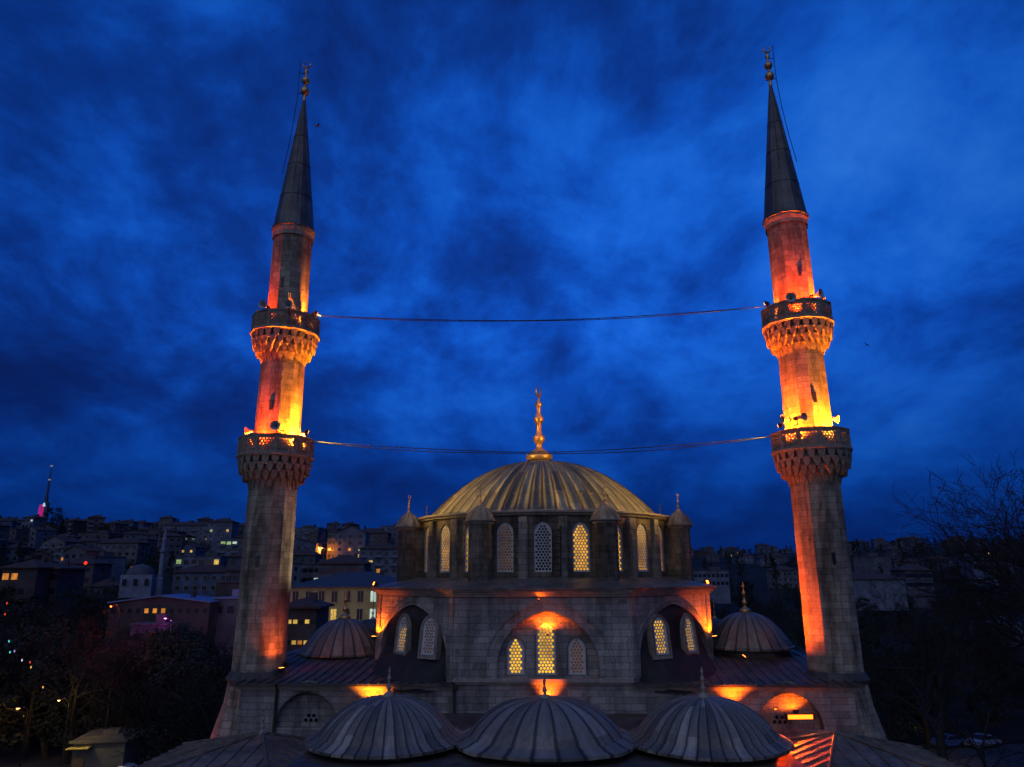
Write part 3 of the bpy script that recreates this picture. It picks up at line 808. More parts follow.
def minaret(loc, rot, label, side):
    e = empty('minaret', loc, rot, label, 'minaret')
    def P(mb, name, mat, par=None, **k): return mb.build(name, mat, par or e, dz=CZ, **k)
    # battered foot and plinth
    mb = MB(); mb.lathe([(3.4, -CZ), (3.1, -12), (2.35, -9.0), (1.85, -7.2), (1.5, -6.0), (1.38, -5.1), (1.36, -4.95)], NF, a0=PI/NF, a1=PI/NF+2*PI); P(mb, 'plinth', MSTONE)
    mb = MB(); mb.lathe([(1.5, -5.02), (1.52, -4.9), (1.36, -4.66), (1.25, -4.55)], NF, a0=PI/NF, a1=PI/NF+2*PI); P(mb, 'plinth_flashing', LEADD)
    c = 1/math.cos(PI/NF)*.985
    for r0, r1, z0, z1 in ((1.25, 1.20, -5.0, 4.9), (1.18, 1.13, 6.1, 11.8), (1.07, 1.05, 12.9, 19.0)):
        mb = MB(); rows = int((z1-z0)/.42)
        mb.lathe([((r0+(r1-r0)*i/rows)*c, z0+(z1-z0)*i/rows) for i in range(rows+1)], NF, a0=PI/NF, a1=PI/NF+2*PI)
        P(mb, 'shaft', MSTONE)
    # slit windows & iron bands
    for z, rr in ((8.6, 1.17), (0.6, 1.24), (15.6, 1.06)):
        mb = MB(); M = Matrix.Rotation(-.12, 4, 'Z'); mb.box((0, -rr*.975, z), (.16, .12, .55), M); P(mb, 'slit_window', PANE_OFF)
    mb = MB(); mb.lathe([(1.13*c, 18.55), (1.13*c, 18.75), (1.17*c, 18.95), (1.17*c, 19.15)], NF, a0=PI/NF, a1=PI/NF+2*PI); P(mb, 'top_moulding', TRIM)
    # balconies
    for zp, ro, zm0, rs in ((6.92, 1.91, 4.35, 1.22), (13.75, 1.79, 11.2, 1.15)):
        zf = zp-.93
        bal = MB(); bal.lathe([(1.0, zf-.13), (ro+.03, zf-.13), (ro+.10, zf-.08), (ro+.10, zf), (1.0, zf)], NF, a0=PI/NF, a1=PI/NF+2*PI)
        b = P(bal, 'balcony', TRIM)
        # parapet: panels pierced with stars
        ap = ro*math.cos(PI/NF); sw = 2*ro*math.sin(PI/NF); hh = .90
        holes = []
        rr = .05; n_x = 5; pitch = (sw-.16)/n_x; j = 0; z = .17
        while z < hh-.16:
            for i in range(n_x):
                x = -sw/2+.08+pitch*(i+.5)+(pitch/2 if j % 2 else 0)
                if x+rr < sw/2-.06: holes.append([(x+rr*math.cos(t*PI/3), z+rr*math.sin(t*PI/3)) for t in range(6)])
            z += pitch*.8; j += 1
        pl = plate([(-sw/2, 0), (sw/2, 0), (sw/2, hh), (-sw/2, hh)], holes, .09)
        par = MB()
        for k in range(NF):
            M = Matrix.Rotation(2*PI*k/NF, 4, 'Z') @ Matrix.Translation((0, -ap+.03, zf)); par.add(pl.v, pl.f, M)
            par.box((0, -ro+.03, zf+hh/2), (.12, .12, hh+.04), Matrix.Rotation(2*PI*(k+.5)/NF, 4, 'Z'))
        par.lathe([(ro-.1, zp-.06), (ro+.05, zp-.06), (ro+.06, zp+.03), (ro-.1, zp+.03)], NF, a0=PI/NF-PI/2+PI/2, a1=PI/NF+2*PI)
        P(par, 'parapet', DTRIM, b)
        # muqarnas: tiers of pointed cells hanging below the floor
        mq = MB(); T = 4; zt = zf-.13
        for t in range(T):
            z1 = zt-(zt-zm0)*t/T; z0 = zt-(zt-zm0)*(t+1)/T
            f = t/(T-1); rt = ro-.02-(ro-rs-.10)*(f**1.9); ri = rt-.30
            mq.lathe([(.9, z0), (max(ri, rs-.04)+.02, z0), (max(ri, rs)+.02, z1)], 24, a0=PI/24)
            n = 24
            for k in range(n):
                a = 2*PI*(k+(.5 if t % 2 else 0))/n; wd = 2*PI*rt/n*.37; M = Matrix.Rotation(a, 4, 'Z')
                h = z1-z0
                vs_ = [(-wd, -rt, z1-.02), (wd, -rt, z1-.02), (wd*.9, -rt+.02, z1-h*.62), (0, -rt+.05, z0-h*.30), (-wd*.9, -rt+.02, z1-h*.62),
                       (-wd*.8, -rt+.38, z1-.02), (wd*.8, -rt+.38, z1-.02), (wd*.3, -rt+.36, z1-h*.5), (0, -rt+.2, z0-h*.25), (-wd*.3, -rt+.36, z1-h*.5)]
                mq.add(vs_, [(0,1,2,3,4), (0,5,6,1), (1,6,7,2), (2,7,8,3), (3,8,9,4), (4,9,5,0)], M)
            mq.lathe([(rt-.25, z1-.03), (rt+.02, z1-.03), (rt+.02, z1+.03), (rt-.25, z1+.03)], 36)
        P(mq, 'muqarnas', DTRIM, b)
    # lead cone, finial, lightning rod
    mb = MB(); pr = [(1.12*c, 19.05), (1.20*c, 19.1), (1.19*c, 19.2)]
    for i in range(0, 13):
        t = i/12; pr.append(((1.12*(1-t)+.07*t)*c, 19.25+(28.02-19.25)*t))
    mb.lathe(pr, NF*8, a0=0, mod=lambda i, r, z: 1+(.022/max(r, .25))*(1 if i % 8 == 0 else 0))
    cone = P(mb, 'spire', LEADC, smooth=True, angle=.3)
    s = MB()
    for z in (21.2, 23.3, 25.3): 
        t = (z-19.25)/8.77; r = (1.12*(1-t)+.07*t)*c; s.lathe([(r+.025, z-.02), (r+.03, z+.03), (r-.01, z+.05)], 48)
    P(s, 'sheet_laps', LEADC, cone)
    f = MB()
    f.lathe([(.09, 27.9), (.12, 28.0), (.08, 28.15), (.07, 28.3), (.22, 28.42), (.27, 28.6), (.22, 28.78), (.08, 28.9), (.07, 29.05), (.13, 29.1), (.24, 29.28), (.24, 29.42), (.12, 29.58), (.06, 29.66), (.06, 29.8), (.13, 29.92), (.13, 30.02), (.05, 30.14), (.03, 30.3)], 16)
    fo = P(f, 'finial', GOLD, smooth=True, angle=.9)
    cr = MB(); R0 = .22; pts = []; rad = []
    for i in range(15):
        a = R(112)+R(316)*i/14; pts.append((R0*math.cos(a), 0, 30.5+R0*math.sin(a))); rad.append(.012+.05*math.sin(PI*i/14))
    cr.tube(pts, rad, 6); P(cr, 'crescent', GOLD, fo, uv=False)
    rod = MB(); sx = -1 if side < 0 else 1
    rod.tube([(sx*.42, 0, 30.8), (sx*.42, 0, 28.4), (sx*.50, -.1, 26.5), (sx*.62, -.3, 24.5), (sx*.8, -.5, 22.6)], .022, 5)
    rod.tube([(sx*.42, 0, 28.45), (0, 0, 28.45)], .025, 5); rod.tube([(sx*.42, 0, 29.9), (0, 0, 29.85)], .02, 5)
    P(rod, 'lightning_rod', DARK, uv=False)
    return e
ML = Vector((-12.616, 38, 0)); MR = Vector((15.459, 36.82, 0))
minaret(ML, .05, 'left stone minaret with two balconies, its lower shaft mostly unlit grey', -1)
minaret(MR, .12, 'right stone minaret with two balconies, its lower shaft lit orange on one side', 1)

# balcony floodlights (inside the parapets, shining up the shafts)
def bal_lamps(base, zf, specs, who):
    for az, rr, power, colr, tilt, nm in specs:
        a = R(az); rr = rr+.08; p = base+Vector((rr*math.cos(a), rr*math.sin(a), CZ+zf+.2)); tgt = base+Vector((.8*math.cos(a), .8*math.sin(a), CZ+zf+3.6)); power = power*34
        floodlight(p, tgt, power, colr, nm+' inside the '+who, size=(.2,.1,.14), spot=110, blend=.9, lens=LAMP_Y if colr == Y_ else LAMP_R, rad=.05, parent_group='floodlights on the balconies')
bal_lamps(ML, 5.99, [(-25, 1.62, 420, Y_, .9, 'bright amber floodlight on the right'), (-110, 1.62, 110, RR, .9, 'orange floodlight at the front'), (165, 1.62, 210, Y_, .9, 'amber floodlight on the left'), (80, 1.62, 120, O_, .9, 'orange floodlight at the back')], 'lower balcony of the left minaret')
bal_lamps(ML, 12.82, [(-20, 1.5, 75, Y_, .9, 'amber floodlight on the right'), (-140, 1.5, 60, RR, .9, 'deep orange floodlight at the front left'), (160, 1.5, 40, RR, .9, 'deep orange floodlight on the left')], 'upper balcony of the left minaret')
bal_lamps(MR, 5.99, [(-140, 1.62, 280, O_, .9, 'orange floodlight at the front left'), (-60, 1.62, 300, Y_, .9, 'bright amber floodlight at the front right'), (175, 1.62, 200, O_, .9, 'orange floodlight on the left'), (60, 1.62, 100, O_, .9, 'orange floodlight at the back')], 'lower balcony of the right minaret')
bal_lamps(MR, 12.82, [(-110, 1.5, 120, RR, .9, 'deep orange floodlight at the front'), (-35, 1.5, 140, O_, .9, 'orange floodlight on the right'), (170, 1.5, 90, O_, .9, 'orange floodlight on the left')], 'upper balcony of the right minaret')

# ---- horn loudspeakers
def horn_px(px, py, Y, ang, label, r=.26): 
    p = at(px, py, Y); return horn(p, ang, label, r)
horn_px(267, 307, 36.6, R(-105), 'horn loudspeaker at the front left of the upper balcony of the left minaret', .22)
horn_px(289.5, 307, 36.3, R(-82), 'round horn loudspeaker facing front above the upper balcony of the left minaret', .22)
horn_px(266, 313, 37.6, R(182), 'horn loudspeaker pointing left from the upper balcony of the left minaret', .2)
horn_px(305, 317, 37.4, R(-8), 'horn loudspeaker pointing right where the cable meets the left minaret', .24)
horn_px(277, 427, 36.3, R(-85), 'round horn loudspeaker facing front above the lower balcony of the left minaret', .24)
horn_px(254, 431, 37.8, R(183), 'horn loudspeaker pointing left from the lower balcony of the left minaret', .24)
horn_px(298, 434, 37.8, R(0), 'horn loudspeaker pointing right from the lower balcony of the left minaret', .24)
horn_px(791, 300, 35.2, R(-110), 'pale horn loudspeaker at the front of the upper balcony of the right minaret', .26)
horn_px(813, 296, 35.6, R(-50), 'horn loudspeaker at the front right of the upper balcony of the right minaret', .26)
horn_px(816, 301, 36.8, R(-10), 'horn loudspeaker pointing right from the upper balcony of the right minaret', .24)
horn_px(790, 420, 36.4, R(190), 'horn loudspeaker pointing left from the lower balcony of the right minaret', .24)
horn_px(797, 418, 35.1, R(-60), 'dark horn loudspeaker facing front above the lower balcony of the right minaret', .2)
horn_px(829, 419, 36.6, R(0), 'horn loudspeaker pointing right from the lower balcony of the right minaret', .24)

# ---- cables between the minarets
CABLE = plain('steel_cable', (.07,.065,.06), .5, .5, .2, 9, 0)
def cable(p, q, sag, label, split=.22, rad=.022):
    mb = MB(); n = 60
    for s, ph in ((1, 0), (-1, 1)):
        pts = []
        for i in range(n+1):
            t = i/n; b = p.lerp(q, t); w = split*math.sin(PI*t)*(.6+.4*math.sin(t*9+ph))
            pts.append(b+Vector((0, s*w*.2, -4*sag*t*(1-t)+s*w*.5)))
        mb.tube(pts, rad, 5)
        if s > 0:
            for i in range(2, n-1, 2):
                mb.add(*bulb(pts[i]))
    return tag(mb.build('cable', CABLE, uv=False), label, 'cable', 'cables strung between the minarets')
def bulb(c, r=.045):
    v = [(r,0,0),(-r,0,0),(0,r,0),(0,-r,0),(0,0,r),(0,0,-r*1.8)]
    return [(c[0]+a, c[1]+b, c[2]+d) for a, b, d in v], [(0,2,4),(2,1,4),(1,3,4),(3,0,4),(2,0,5),(1,2,5),(3,1,5),(0,3,5)]
def cable_px(a, b, mid_y, label, **k):
    p, q = at(*a), at(*b); m = (p+q)/2
    best = min((abs(pix(m-Vector((0,0,s*.02)))[1]-mid_y), s*.02) for s in range(0, 250))[1]
    return cable(p, q, best, label, **k)
cable_px((311, 315, 37.6), (769, 306, 36.6), 320.5, 'upper cable hanging between the upper balconies of the two minarets', split=.16)
cable_px((309, 441, 37.4), (777, 436, 36.2), 452.5, 'lower slack double cable hanging in front of the dome finial between the minarets', split=.30)

# ================================================================== FLOODLIGHTS round the mosque
# facade
floodlight(MW(ahx, WY-.62, Z_LEDGE-1.25), MW(ahx, WY+.1, Z_LEDGE+.1), 900, O_, 'orange floodlight behind the central portico dome aimed up the facade', spot=78, blend=1)
floodlight(MW(ahx, WY+.1, a_top-1.0), MW(ahx, WY+.25, a_top+1), 330, O_, 'small orange lamp added above the tall middle window to light the big arch', size=(.12,.06,.08), spot=165, blend=.7)  # added lamp, stands in for the lower beam on the arch soffit
floodlight(MW(ahx-.4, WY-.32, o_top+.12), MW(ahx, WY-.25, Z_CORN+1), 26, O_, 'small orange lamp added just below the main cornice to light it', size=(.12,.06,.08), spot=160, blend=.7)  # made-up lamp, puts the lower beam's glow on the cornice
for px, nm in ((369, 'left'), (737, 'right')):
    x, z = XZ(px, 711, WY-.6)
    floodlight(MW(x, WY-.55, z), MW(x, WY-.05, z+1.6), 1000, Y_ if nm == 'left' else O_, 'orange floodlight behind the %s portico dome lighting the wall under the eave' % nm, spot=105, blend=1)
for s, nm in ((-1, 'left'), (1, 'right')):
    F, Lf = facets[s]; xx = .75 if s < 0 else Lf-.75
    a = MM @ (F @ Vector((xx-(.35 if s < 0 else -.35), -.42, Z_LEDGE+1.5+CZ))); b = MM @ (F @ Vector((xx-(.5 if s < 0 else -.5), -.05, Z_LEDGE+3.4+CZ)))
    floodlight(a, b, 700, O_, 'orange floodlight in the %s corner of the facade beside the dark exedra' % nm, size=(.24,.1,.16), spot=120, blend=.4, lens=LAMP_Y)
    c = MM @ (F @ Vector((Lf*.5+(-s)*0+s*2.1, -1.3, Z_LEDGE+1.2+CZ)))
# minaret feet
p = at(281, 668, 36.6); floodlight(p, ML+Vector((.6, -.2, CZ+2)), 280, O_, 'orange floodlight at the foot of the left minaret on its right side', spot=120, blend=.9, lens=LAMP_Y)
p = at(287, 664, 37.6); floodlight(p, MW(-9.2, 5, -3.7), 50, RR, 'orange floodlight by the left minaret aimed at the small left roof dome', spot=70, blend=.6, lens=LAMP_Y)
p = at(798, 664, 34.9); floodlight(MW(9.9, .5, Z_EAVE+.95), MR+Vector((-.8, 0, CZ+.9)), 4200, (1,.10,.002), 'orange floodlight on the right wing roof aimed up at the right minaret', spot=112, blend=.8, size=(.6,.1,.16))
p = at(700, 633, 42); floodlight(p, MW(10.2, 5, -3.2), 260, O_, 'orange floodlight between the facade corner and the pale right roof dome', spot=120, blend=.6)
# soft lamps lifting the left minaret's lower shaft
p = at(470, 668, 33); floodlight(MW(xl-VX-.1, WY+VY-.7, Z_CORN+.35), ML+Vector((.5,0,CZ+1.5)), 900, (1,.80,.55), 'floodlight on the cornice at the left corner of the facade aimed at the left minaret', spot=60, blend=.9)
floodlight(MW(xr+VX+.1, WY+VY+.6, Z_CORN+.35), MR+Vector((-.5,0,CZ+1.5)), 900, O_, 'floodlight on the cornice at the right corner of the facade aimed at the right minaret', spot=70, blend=.9)
# dome lamps on the balconies
DG = (1.0, .60, .12)
domet = MW(DC[0], DC[1], 5.2)
floodlight(ML+Vector((1.9, -.9, CZ+7.15)), MW(DC[0]-1.5, DC[1]-3, 5.0), 5300, DG, 'large floodlight on the lower balcony of the left minaret aimed at the main dome', spot=62, blend=.9, lens=LAMP_Y)
floodlight(MR+Vector((-1.9, -.9, CZ+7.15)), MW(DC[0]+1.5, DC[1]-3, 5.0), 5300, DG, 'large floodlight on the lower balcony of the right minaret aimed at the main dome', spot=62, blend=.9, lens=LAMP_Y)
floodlight(ML+Vector((1.8, -.5, CZ+13.9)), MW(DC[0], DC[1], 9.5), 6500, Y_, 'floodlight on the upper balcony of the left minaret aimed at the gilded dome finial', spot=20, blend=.7, lens=LAMP_Y)
floodlight(MR+Vector((-1.8, -.5, CZ+13.9)), MW(DC[0], DC[1], 9.5), 6500, Y_, 'floodlight on the upper balcony of the right minaret aimed at the gilded dome finial', spot=20, blend=.7, lens=LAMP_Y)
# right lunette lamp and the sheet roof it lights, helped by two added lamps
x, z = XZ(797, 715, WY+.1)
floodlight(MW(x, WY-.35, z), MW(x+.4, PY+1, zdb-1.0), 3000, O_, 'long bright orange floodlight in the right blind arch shining on the sheet roof below', size=(1.3,.12,.22), spot=110, blend=.8, lens=LAMP_B)
floodlight(MW(x-1.1, WY-.5, z+.35), MW(x-1.6, HY+.5, zdb-1.0), 2600, RR, 'small orange lamp added left of the long bright one to light the sheet roof', size=(.12,.08,.08), spot=95, blend=.8, lens=LAMP_B)  # extra lamp, throws the bar's light onto the roof's left slope
floodlight(MW(x-.1, WY-.05, z+.24), MW(x-.25, WY+.35, z+.9), 150, O_, 'small orange lamp added to wash the right blind arch', size=(.2,.1,.12), spot=172, blend=.5)  # added lamp, supplies the bar's glow on the wall above it
p = ML+Vector((-3.1, -1.2, CZ-8.9)); floodlight(p, ML+Vector((-1.3,-.6,CZ-7.6)), 90, RR, 'red-orange floodlight low at the outer foot of the left minaret', spot=120, blend=.7)
p = at(862, 700, 37.0); floodlight(p, p+Vector((2.5, 1.5, 1.2)), 900, RR, 'red-orange floodlight behind the right minaret shining into the branches', spot=110, blend=.7)

# ================================================================== THE CITY BEHIND
HOUSEW = {k: plain('plaster_'+k, c, .9, 0, .5, .35, .1) for k, c in {
    'white': (.14,.16,.20), 'cream': (.14,.14,.14), 'grey': (.09,.10,.12), 'pink': (.12,.09,.10), 'blue': (.10,.13,.19), 'brown': (.07,.055,.05)}.items()}
YELLOWW = plain('plaster_yellow', (.38,.31,.14), .9, 0, .25, .6, .1)
TILE = plain('roof_tile', (.075,.045,.035), .9, 0, .35, .8, .2); SLATE = plain('slate_roof', (.05,.06,.075), .7, 0, .3, .8, .2)
METALR = plain('blue_metal_roof', (.16,.22,.36), .45, .3, .25, .5, .1); FLATR = plain('flat_roof', (.08,.08,.085), .9, 0, .3, .7, .1)
BARK = plain('bark', (.035,.028,.02), .95, 0, .4, 2, .2); TWIG = plain('twigs', (.02,.017,.014), .95, 0, .3, 2, 0)
NEEDLE = plain('evergreen_leaves', (.022,.032,.018), .9, 0, .5, 1.2, 0)
WDARK = plain('dark_window', (.015,.018,.025), .25, 0, .2, 3, 0)
WLIT = {'yellow': glow('lit_window_yellow', (1,.62,.12), .8, .5, .8), 'pale green': glow('lit_window_green', (.55,.85,.28), .55, .5, .8),
        'orange': glow('lit_window_orange', (1,.34,.05), .7, .5, .8), 'white': glow('lit_window_white', (.75,.95,.8), .75, .4, .8)}
RND = random.Random(21)
WM = {}
def winmesh(w, h, mat):
    k = (w, h, mat.name)
    if k not in WM:
        b = MB(); b.box((0, -.03, h/2), (w, .06, h)); WM[k] = b.data('window', mat, uv=False)
    return WM[k]
FRM = {}
def framemesh(w, h):
    if (w, h) not in FRM:
        b = MB()
        b.box((-w/2-.05, -.07, h/2), (.1, .1, h+.2)); b.box((w/2+.05, -.07, h/2), (.1, .1, h+.2)); b.box((0, -.07, h+.06), (w+.2, .1, .1)); b.box((0, -.11, -.07), (w+.3, .18, .1)); b.box((0, -.06, h/2), (.06, .08, h))
        FRM[(w, h)] = b.data('window_frame', TRIM, uv=False)
    return FRM[(w, h)]
def house(x, y, w, d, floors, wall, roof, yaw, lit, label, group=None, z=None, fh=3.0, bays=None, name='house', balcony=False, frames=False, ww=1.3, wh=1.3, rise=None, roofmat=None, sides=True):
    if z is None: z = terrain(x, y)-.6
    h = floors*fh+.8
    wallm = wall if not isinstance(wall, str) else HOUSEW[wall]
    e = empty(name, (x, y, z), yaw, label, 'house' if name == 'house' else 'building', group)
    b = MB(); b.box((0, 0, h/2-3), (w, d, h+6))
    if balcony:
        for f in range(1, floors): b.box((0, -d/2-.02, f*fh+.55), (w+.05, .1, .18))
    b.build('wall', wallm, e)
    r = MB(); o = .55; R_ = rise if rise is not None else min(w, d)*.22
    rm = roofmat or {'hip': TILE, 'gable': TILE, 'flat': FLATR}[roof]
    if roof == 'hip':
        k = max(0, (w-d)/2) if w > d else 0; k2 = max(0, (d-w)/2)
        v = [(-w/2-o,-d/2-o,h),(w/2+o,-d/2-o,h),(w/2+o,d/2+o,h),(-w/2-o,d/2+o,h),(-k,-k2,h+R_),(k+.01,k2+.01,h+R_)]
        if w > d: f = [(0,1,5,4),(1,2,5),(2,3,4,5),(3,0,4)]
        else: f = [(0,1,4),(1,2,5,4),(2,3,5),(3,0,4,5)]
        r.add(v+[(a, b_, c-.25) for a, b_, c in v[:4]], f+[(0,1,7,6),(1,2,8,7),(2,3,9,8),(3,0,6,9),(6,7,8,9)])
    elif roof == 'gable':
        v = [(-w/2-.3,-d/2-.4,h-.15),(w/2+.3,-d/2-.4,h-.15),(w/2+.3,d/2+.4,h-.15),(-w/2-.3,d/2+.4,h-.15),(0,-d/2-.4,h+R_),(0,d/2+.4,h+R_)]
        v2 = [(a, b_, c+.22) for a, b_, c in v]
        r.add(v+v2, [(0,4,5,3),(4,1,2,5),(6,10,11,9),(10,7,8,11),(0,4,10,6),(4,1,7,10),(3,5,11,9),(5,2,8,11),(0,3,9,6),(1,2,8,7)])
        g = MB(); g.add([(-w/2,-d/2+.02,h),(w/2,-d/2+.02,h),(0,-d/2+.02,h+R_-.1),(-w/2,-d/2+.3,h),(w/2,-d/2+.3,h),(0,-d/2+.3,h+R_-.1)], [(0,1,2),(3,4,5),(0,1,4,3),(1,2,5,4),(2,0,3,5)]); g.build('gable', wallm, e)
    else:
        r.box((0, 0, h+.12), (w+.5, d+.5, .26)); r.box((w*.2, 0, h+.9), (w*.28, d*.3, 1.4))
    ro = r.build('roof', rm, e)
    if roof != 'flat':
        c = MB(); c.box((w*.22, 0, h+R_*.8), (.7, .7, 1.6)); c.build('chimney', HOUSEW['brown'], ro)
    nb = bays or max(2, int(w/2.7)); k = 0
    for f in range(floors):
        for i in range(nb):
            xx = -w/2+w*(i+.5)/nb
            col_ = lit.get(k); k += 1
            m = WLIT[col_] if col_ else WDARK
            o_ = link(winmesh(ww, wh, m), 'window', e, (xx, -d/2-.005, f*fh+1.2))
            if frames: link(framemesh(ww, wh), 'window_frame', o_)
            if balcony and f and i % 2 == 0:
                bb = MB(); bb.box((0, -.6, -.35), (w/nb*.95, 1.2, .14)); bb.box((0, -1.17, .15), (w/nb*.95, .06, .9)); 
                key = ('balc', w/nb)
                if key not in WM: WM[key] = bb.data('balcony', HOUSEW['white'], uv=False)
                link(WM[key], 'balcony', e, (xx, -d/2, f*fh+.9))
    if sides:
        for s in (-1, 1):
            for f in range(floors):
                if f == 0 and floors > 2: continue
                o_ = link(winmesh(ww, wh, WDARK), 'window', e, (s*(w/2+.005), 0, f*fh+1.2), rz=s*PI/2)
    return e

taken = []      # pixel boxes of hand placed buildings
def hp(px, ybase, D, wpx, floors, wall, roof, lit, label, yaw=0, d=10, **k):
    """hand placed: centre pixel, base pixel row, distance, width in pixels"""
    p = at(px, ybase, D); w = wpx/FPX*D*1.0
    x = p.x; z = p.z
    taken.append((px-wpx/2, px+wpx/2, D))
    return house(x, D+d/2, w, d, floors, wall, roof, yaw+math.atan2(-x, D)*-0, lit, label, z=z, **k)

# the long yellow building behind the left roof dome
hp(345, 645, 138, 112, 3, YELLOWW, 'hip', {1+9*1:'orange', 9+6:'white', 9*2+6:'white', 9*1+3:'yellow', 2: 'yellow'}, 'long yellow building with rows of tall windows and a dark blue hipped roof', d=16, fh=3.15, bays=9, name='building', frames=True, ww=1.05, wh=1.9, rise=2.6, roofmat=SLATE)
# hand placed landmarks of the left hill
hp(296, 552, 400, 42, 4, 'white', 'flat', {}, 'pale four-storey apartment block with paired dark windows right of the left minaret', bays=6, wh=1.7, balcony=True, d=12)
hp(294, 566, 330, 40, 3, 'blue', 'gable', {}, 'broad blue-grey gabled house below the pale apartment block', d=10, rise=2.4)
hp(293, 582, 275, 40, 3, 'grey', 'hip', {2:'orange'}, 'grey hipped house with one orange window, right of the left minaret', d=10)
hp(349, 560, 340, 30, 4, 'white', 'gable', {2:'yellow', 5:'pale green', 4:'orange'}, 'tall white gabled house with small lit windows beside the orange-lit alley', d=9, rise=3, bays=3, fh=2.9)
hp(331, 560, 345, 9, 4, 'cream', 'flat', {}, 'narrow cream house on the right edge of the orange-lit alley', d=8, bays=2)
hp(312, 560, 350, 8, 4, 'pink', 'flat', {3:'orange'}, 'narrow pinkish house glowing beside the alley lamp', d=9, bays=2)
hp(370, 545, 420, 34, 2, 'pink', 'hip', {}, 'low house with a wide reddish roof above the white gabled house', d=14)
hp(391, 543, 430, 22, 3, 'white', 'flat', {5:'pale green'}, 'white block with a pale green window left of the dome turret', bays=4)
hp(378, 576, 270, 38, 3, 'white', 'hip', {2:'orange', 6: 'yellow'}, 'white house with balconies and an orange window left of the dome turret', balcony=True, bays=5)
hp(313, 586, 240, 34, 2, 'cream', 'flat', {3:'white', 4:'white', 5:'yellow'}, 'low flat house with bright white windows right of the left minaret', bays=6, ww=1.6)
hp(340, 592, 180, 44, 2, 'grey', 'hip', {0:'orange', 2:'yellow', 6: 'pale green'}, 'long low house with dark roof just above the yellow building', d=9, bays=7)
hp(185, 548, 420, 48, 4, 'white', 'hip', {10:'pale green', 11:'white', 13: 'yellow', 2:'yellow'}, 'wide pale apartment block with green and yellow windows high on the left hill', bays=7, balcony=True)
hp(218, 545, 410, 24, 4, 'white', 'hip', {6:'pale green', 8:'yellow'}, 'tall pale block with a bright green window left of the left minaret', bays=3)
hp(236, 561, 330, 34, 3, 'white', 'flat', {12:'pale green', 13:'pale green', 14: 'white', 4:'orange', 3:'orange', 2:'yellow'}, 'white terraced house with green lit top floor and orange ground floor', bays=6, balcony=True, ww=1.9)
hp(196, 577, 285, 44, 2, 'white', 'flat', {6:'pale green', 11:'yellow', 2:'yellow'}, 'long white building with square columns and green windows below the hill blocks', bays=6, balcony=True, ww=1.8, wh=1.9, fh=3.4)
hp(199, 594, 235, 52, 2, 'blue', 'hip', {5:'yellow'}, 'blue-grey house with dormer roof below the long white building', bays=6, frames=True)
hp(237, 600, 176, 26, 2, 'cream', 'hip', {2:'yellow', 3:'pale green', 1:'white'}, 'small cream house with three lit windows touching the left minaret in view', bays=4)
hp(237, 618, 150, 46, 2, 'brown', 'flat', {}, 'brown windowless shed wall left of the left minaret', d=7, bays=2, ww=.4, wh=.4, sides=False)
hp(147, 585, 232, 30, 2, 'pink', 'hip', {1:'yellow'}, 'low pinkish house left of the little mosque', bays=4) if False else None
hp(114, 572, 330, 40, 4, 'cream', 'hip', {5:'orange'}, 'broad cream block lit faintly red behind the bare branches', bays=6)
hp(90, 558, 390, 30, 4, 'pink', 'flat', {3:'yellow'}, 'pinkish flat-roofed block above the red traffic light', bays=5)
hp(158, 620, 136, 96, 1, 'brown', 'gable', {5:'orange', 6:'orange', 4:'orange'}, 'long low market hall with pale blue metal roof and orange-lit front', d=9, bays=12, rise=1.0, fh=2.3, wh=.8, roofmat=METALR, name='building', ww=.7, sides=False)
hp(224, 620, 140, 22, 1, 'grey', 'flat', {}, 'small grey shed with pale blue flat roof beside the market hall', d=6, roofmat=METALR, bays=2, sides=False)
pv = hp(146, 650, 122, 34, 1, HOUSEW['grey'], 'flat', {}, 'purple-lit house front below the blue-roofed market hall', d=4, bays=2, ww=1.6, sides=False)
# right of the mosque
hp(876, 591, 240, 58, 1, 'white', 'hip', {}, 'long white-walled building with dark roof right of the right minaret', d=12, bays=1, ww=.5, wh=.5, rise=2, sides=False)
hp(874, 574, 300, 36, 2, 'grey', 'flat', {}, 'big plain blue-grey slab building behind the long white wall', d=14, bays=1, ww=.4, wh=.4, sides=False)
hp(921, 590, 260, 26, 2, 'grey', 'hip', {}, 'grey house row behind the bare trees right of the long white wall', bays=7)
hp(985, 572, 330, 22, 2, 'blue', 'hip', {}, 'bluish house seen through the big bare tree', bays=6)
hp(1006, 640, 190, 34, 1, 'white', 'flat', {}, 'cream low building with pale front at the right edge', d=8, bays=4, roofmat=METALR)
hp(712, 588, 300, 34, 2, 'white', 'flat', {}, 'low white building behind the right side of the dome', bays=8)
hp(296, 655, 92, 34, 2, 'brown', 'hip', {7:'yellow', 8:'yellow', 6:'yellow', 3:'orange', 4:'yellow', 2:'yellow', 10:'yellow'}, 'dark building with many small yellow windows between the left minaret and roof dome', bays=6, ww=.5, wh=.45, fh=2.4, d=6)

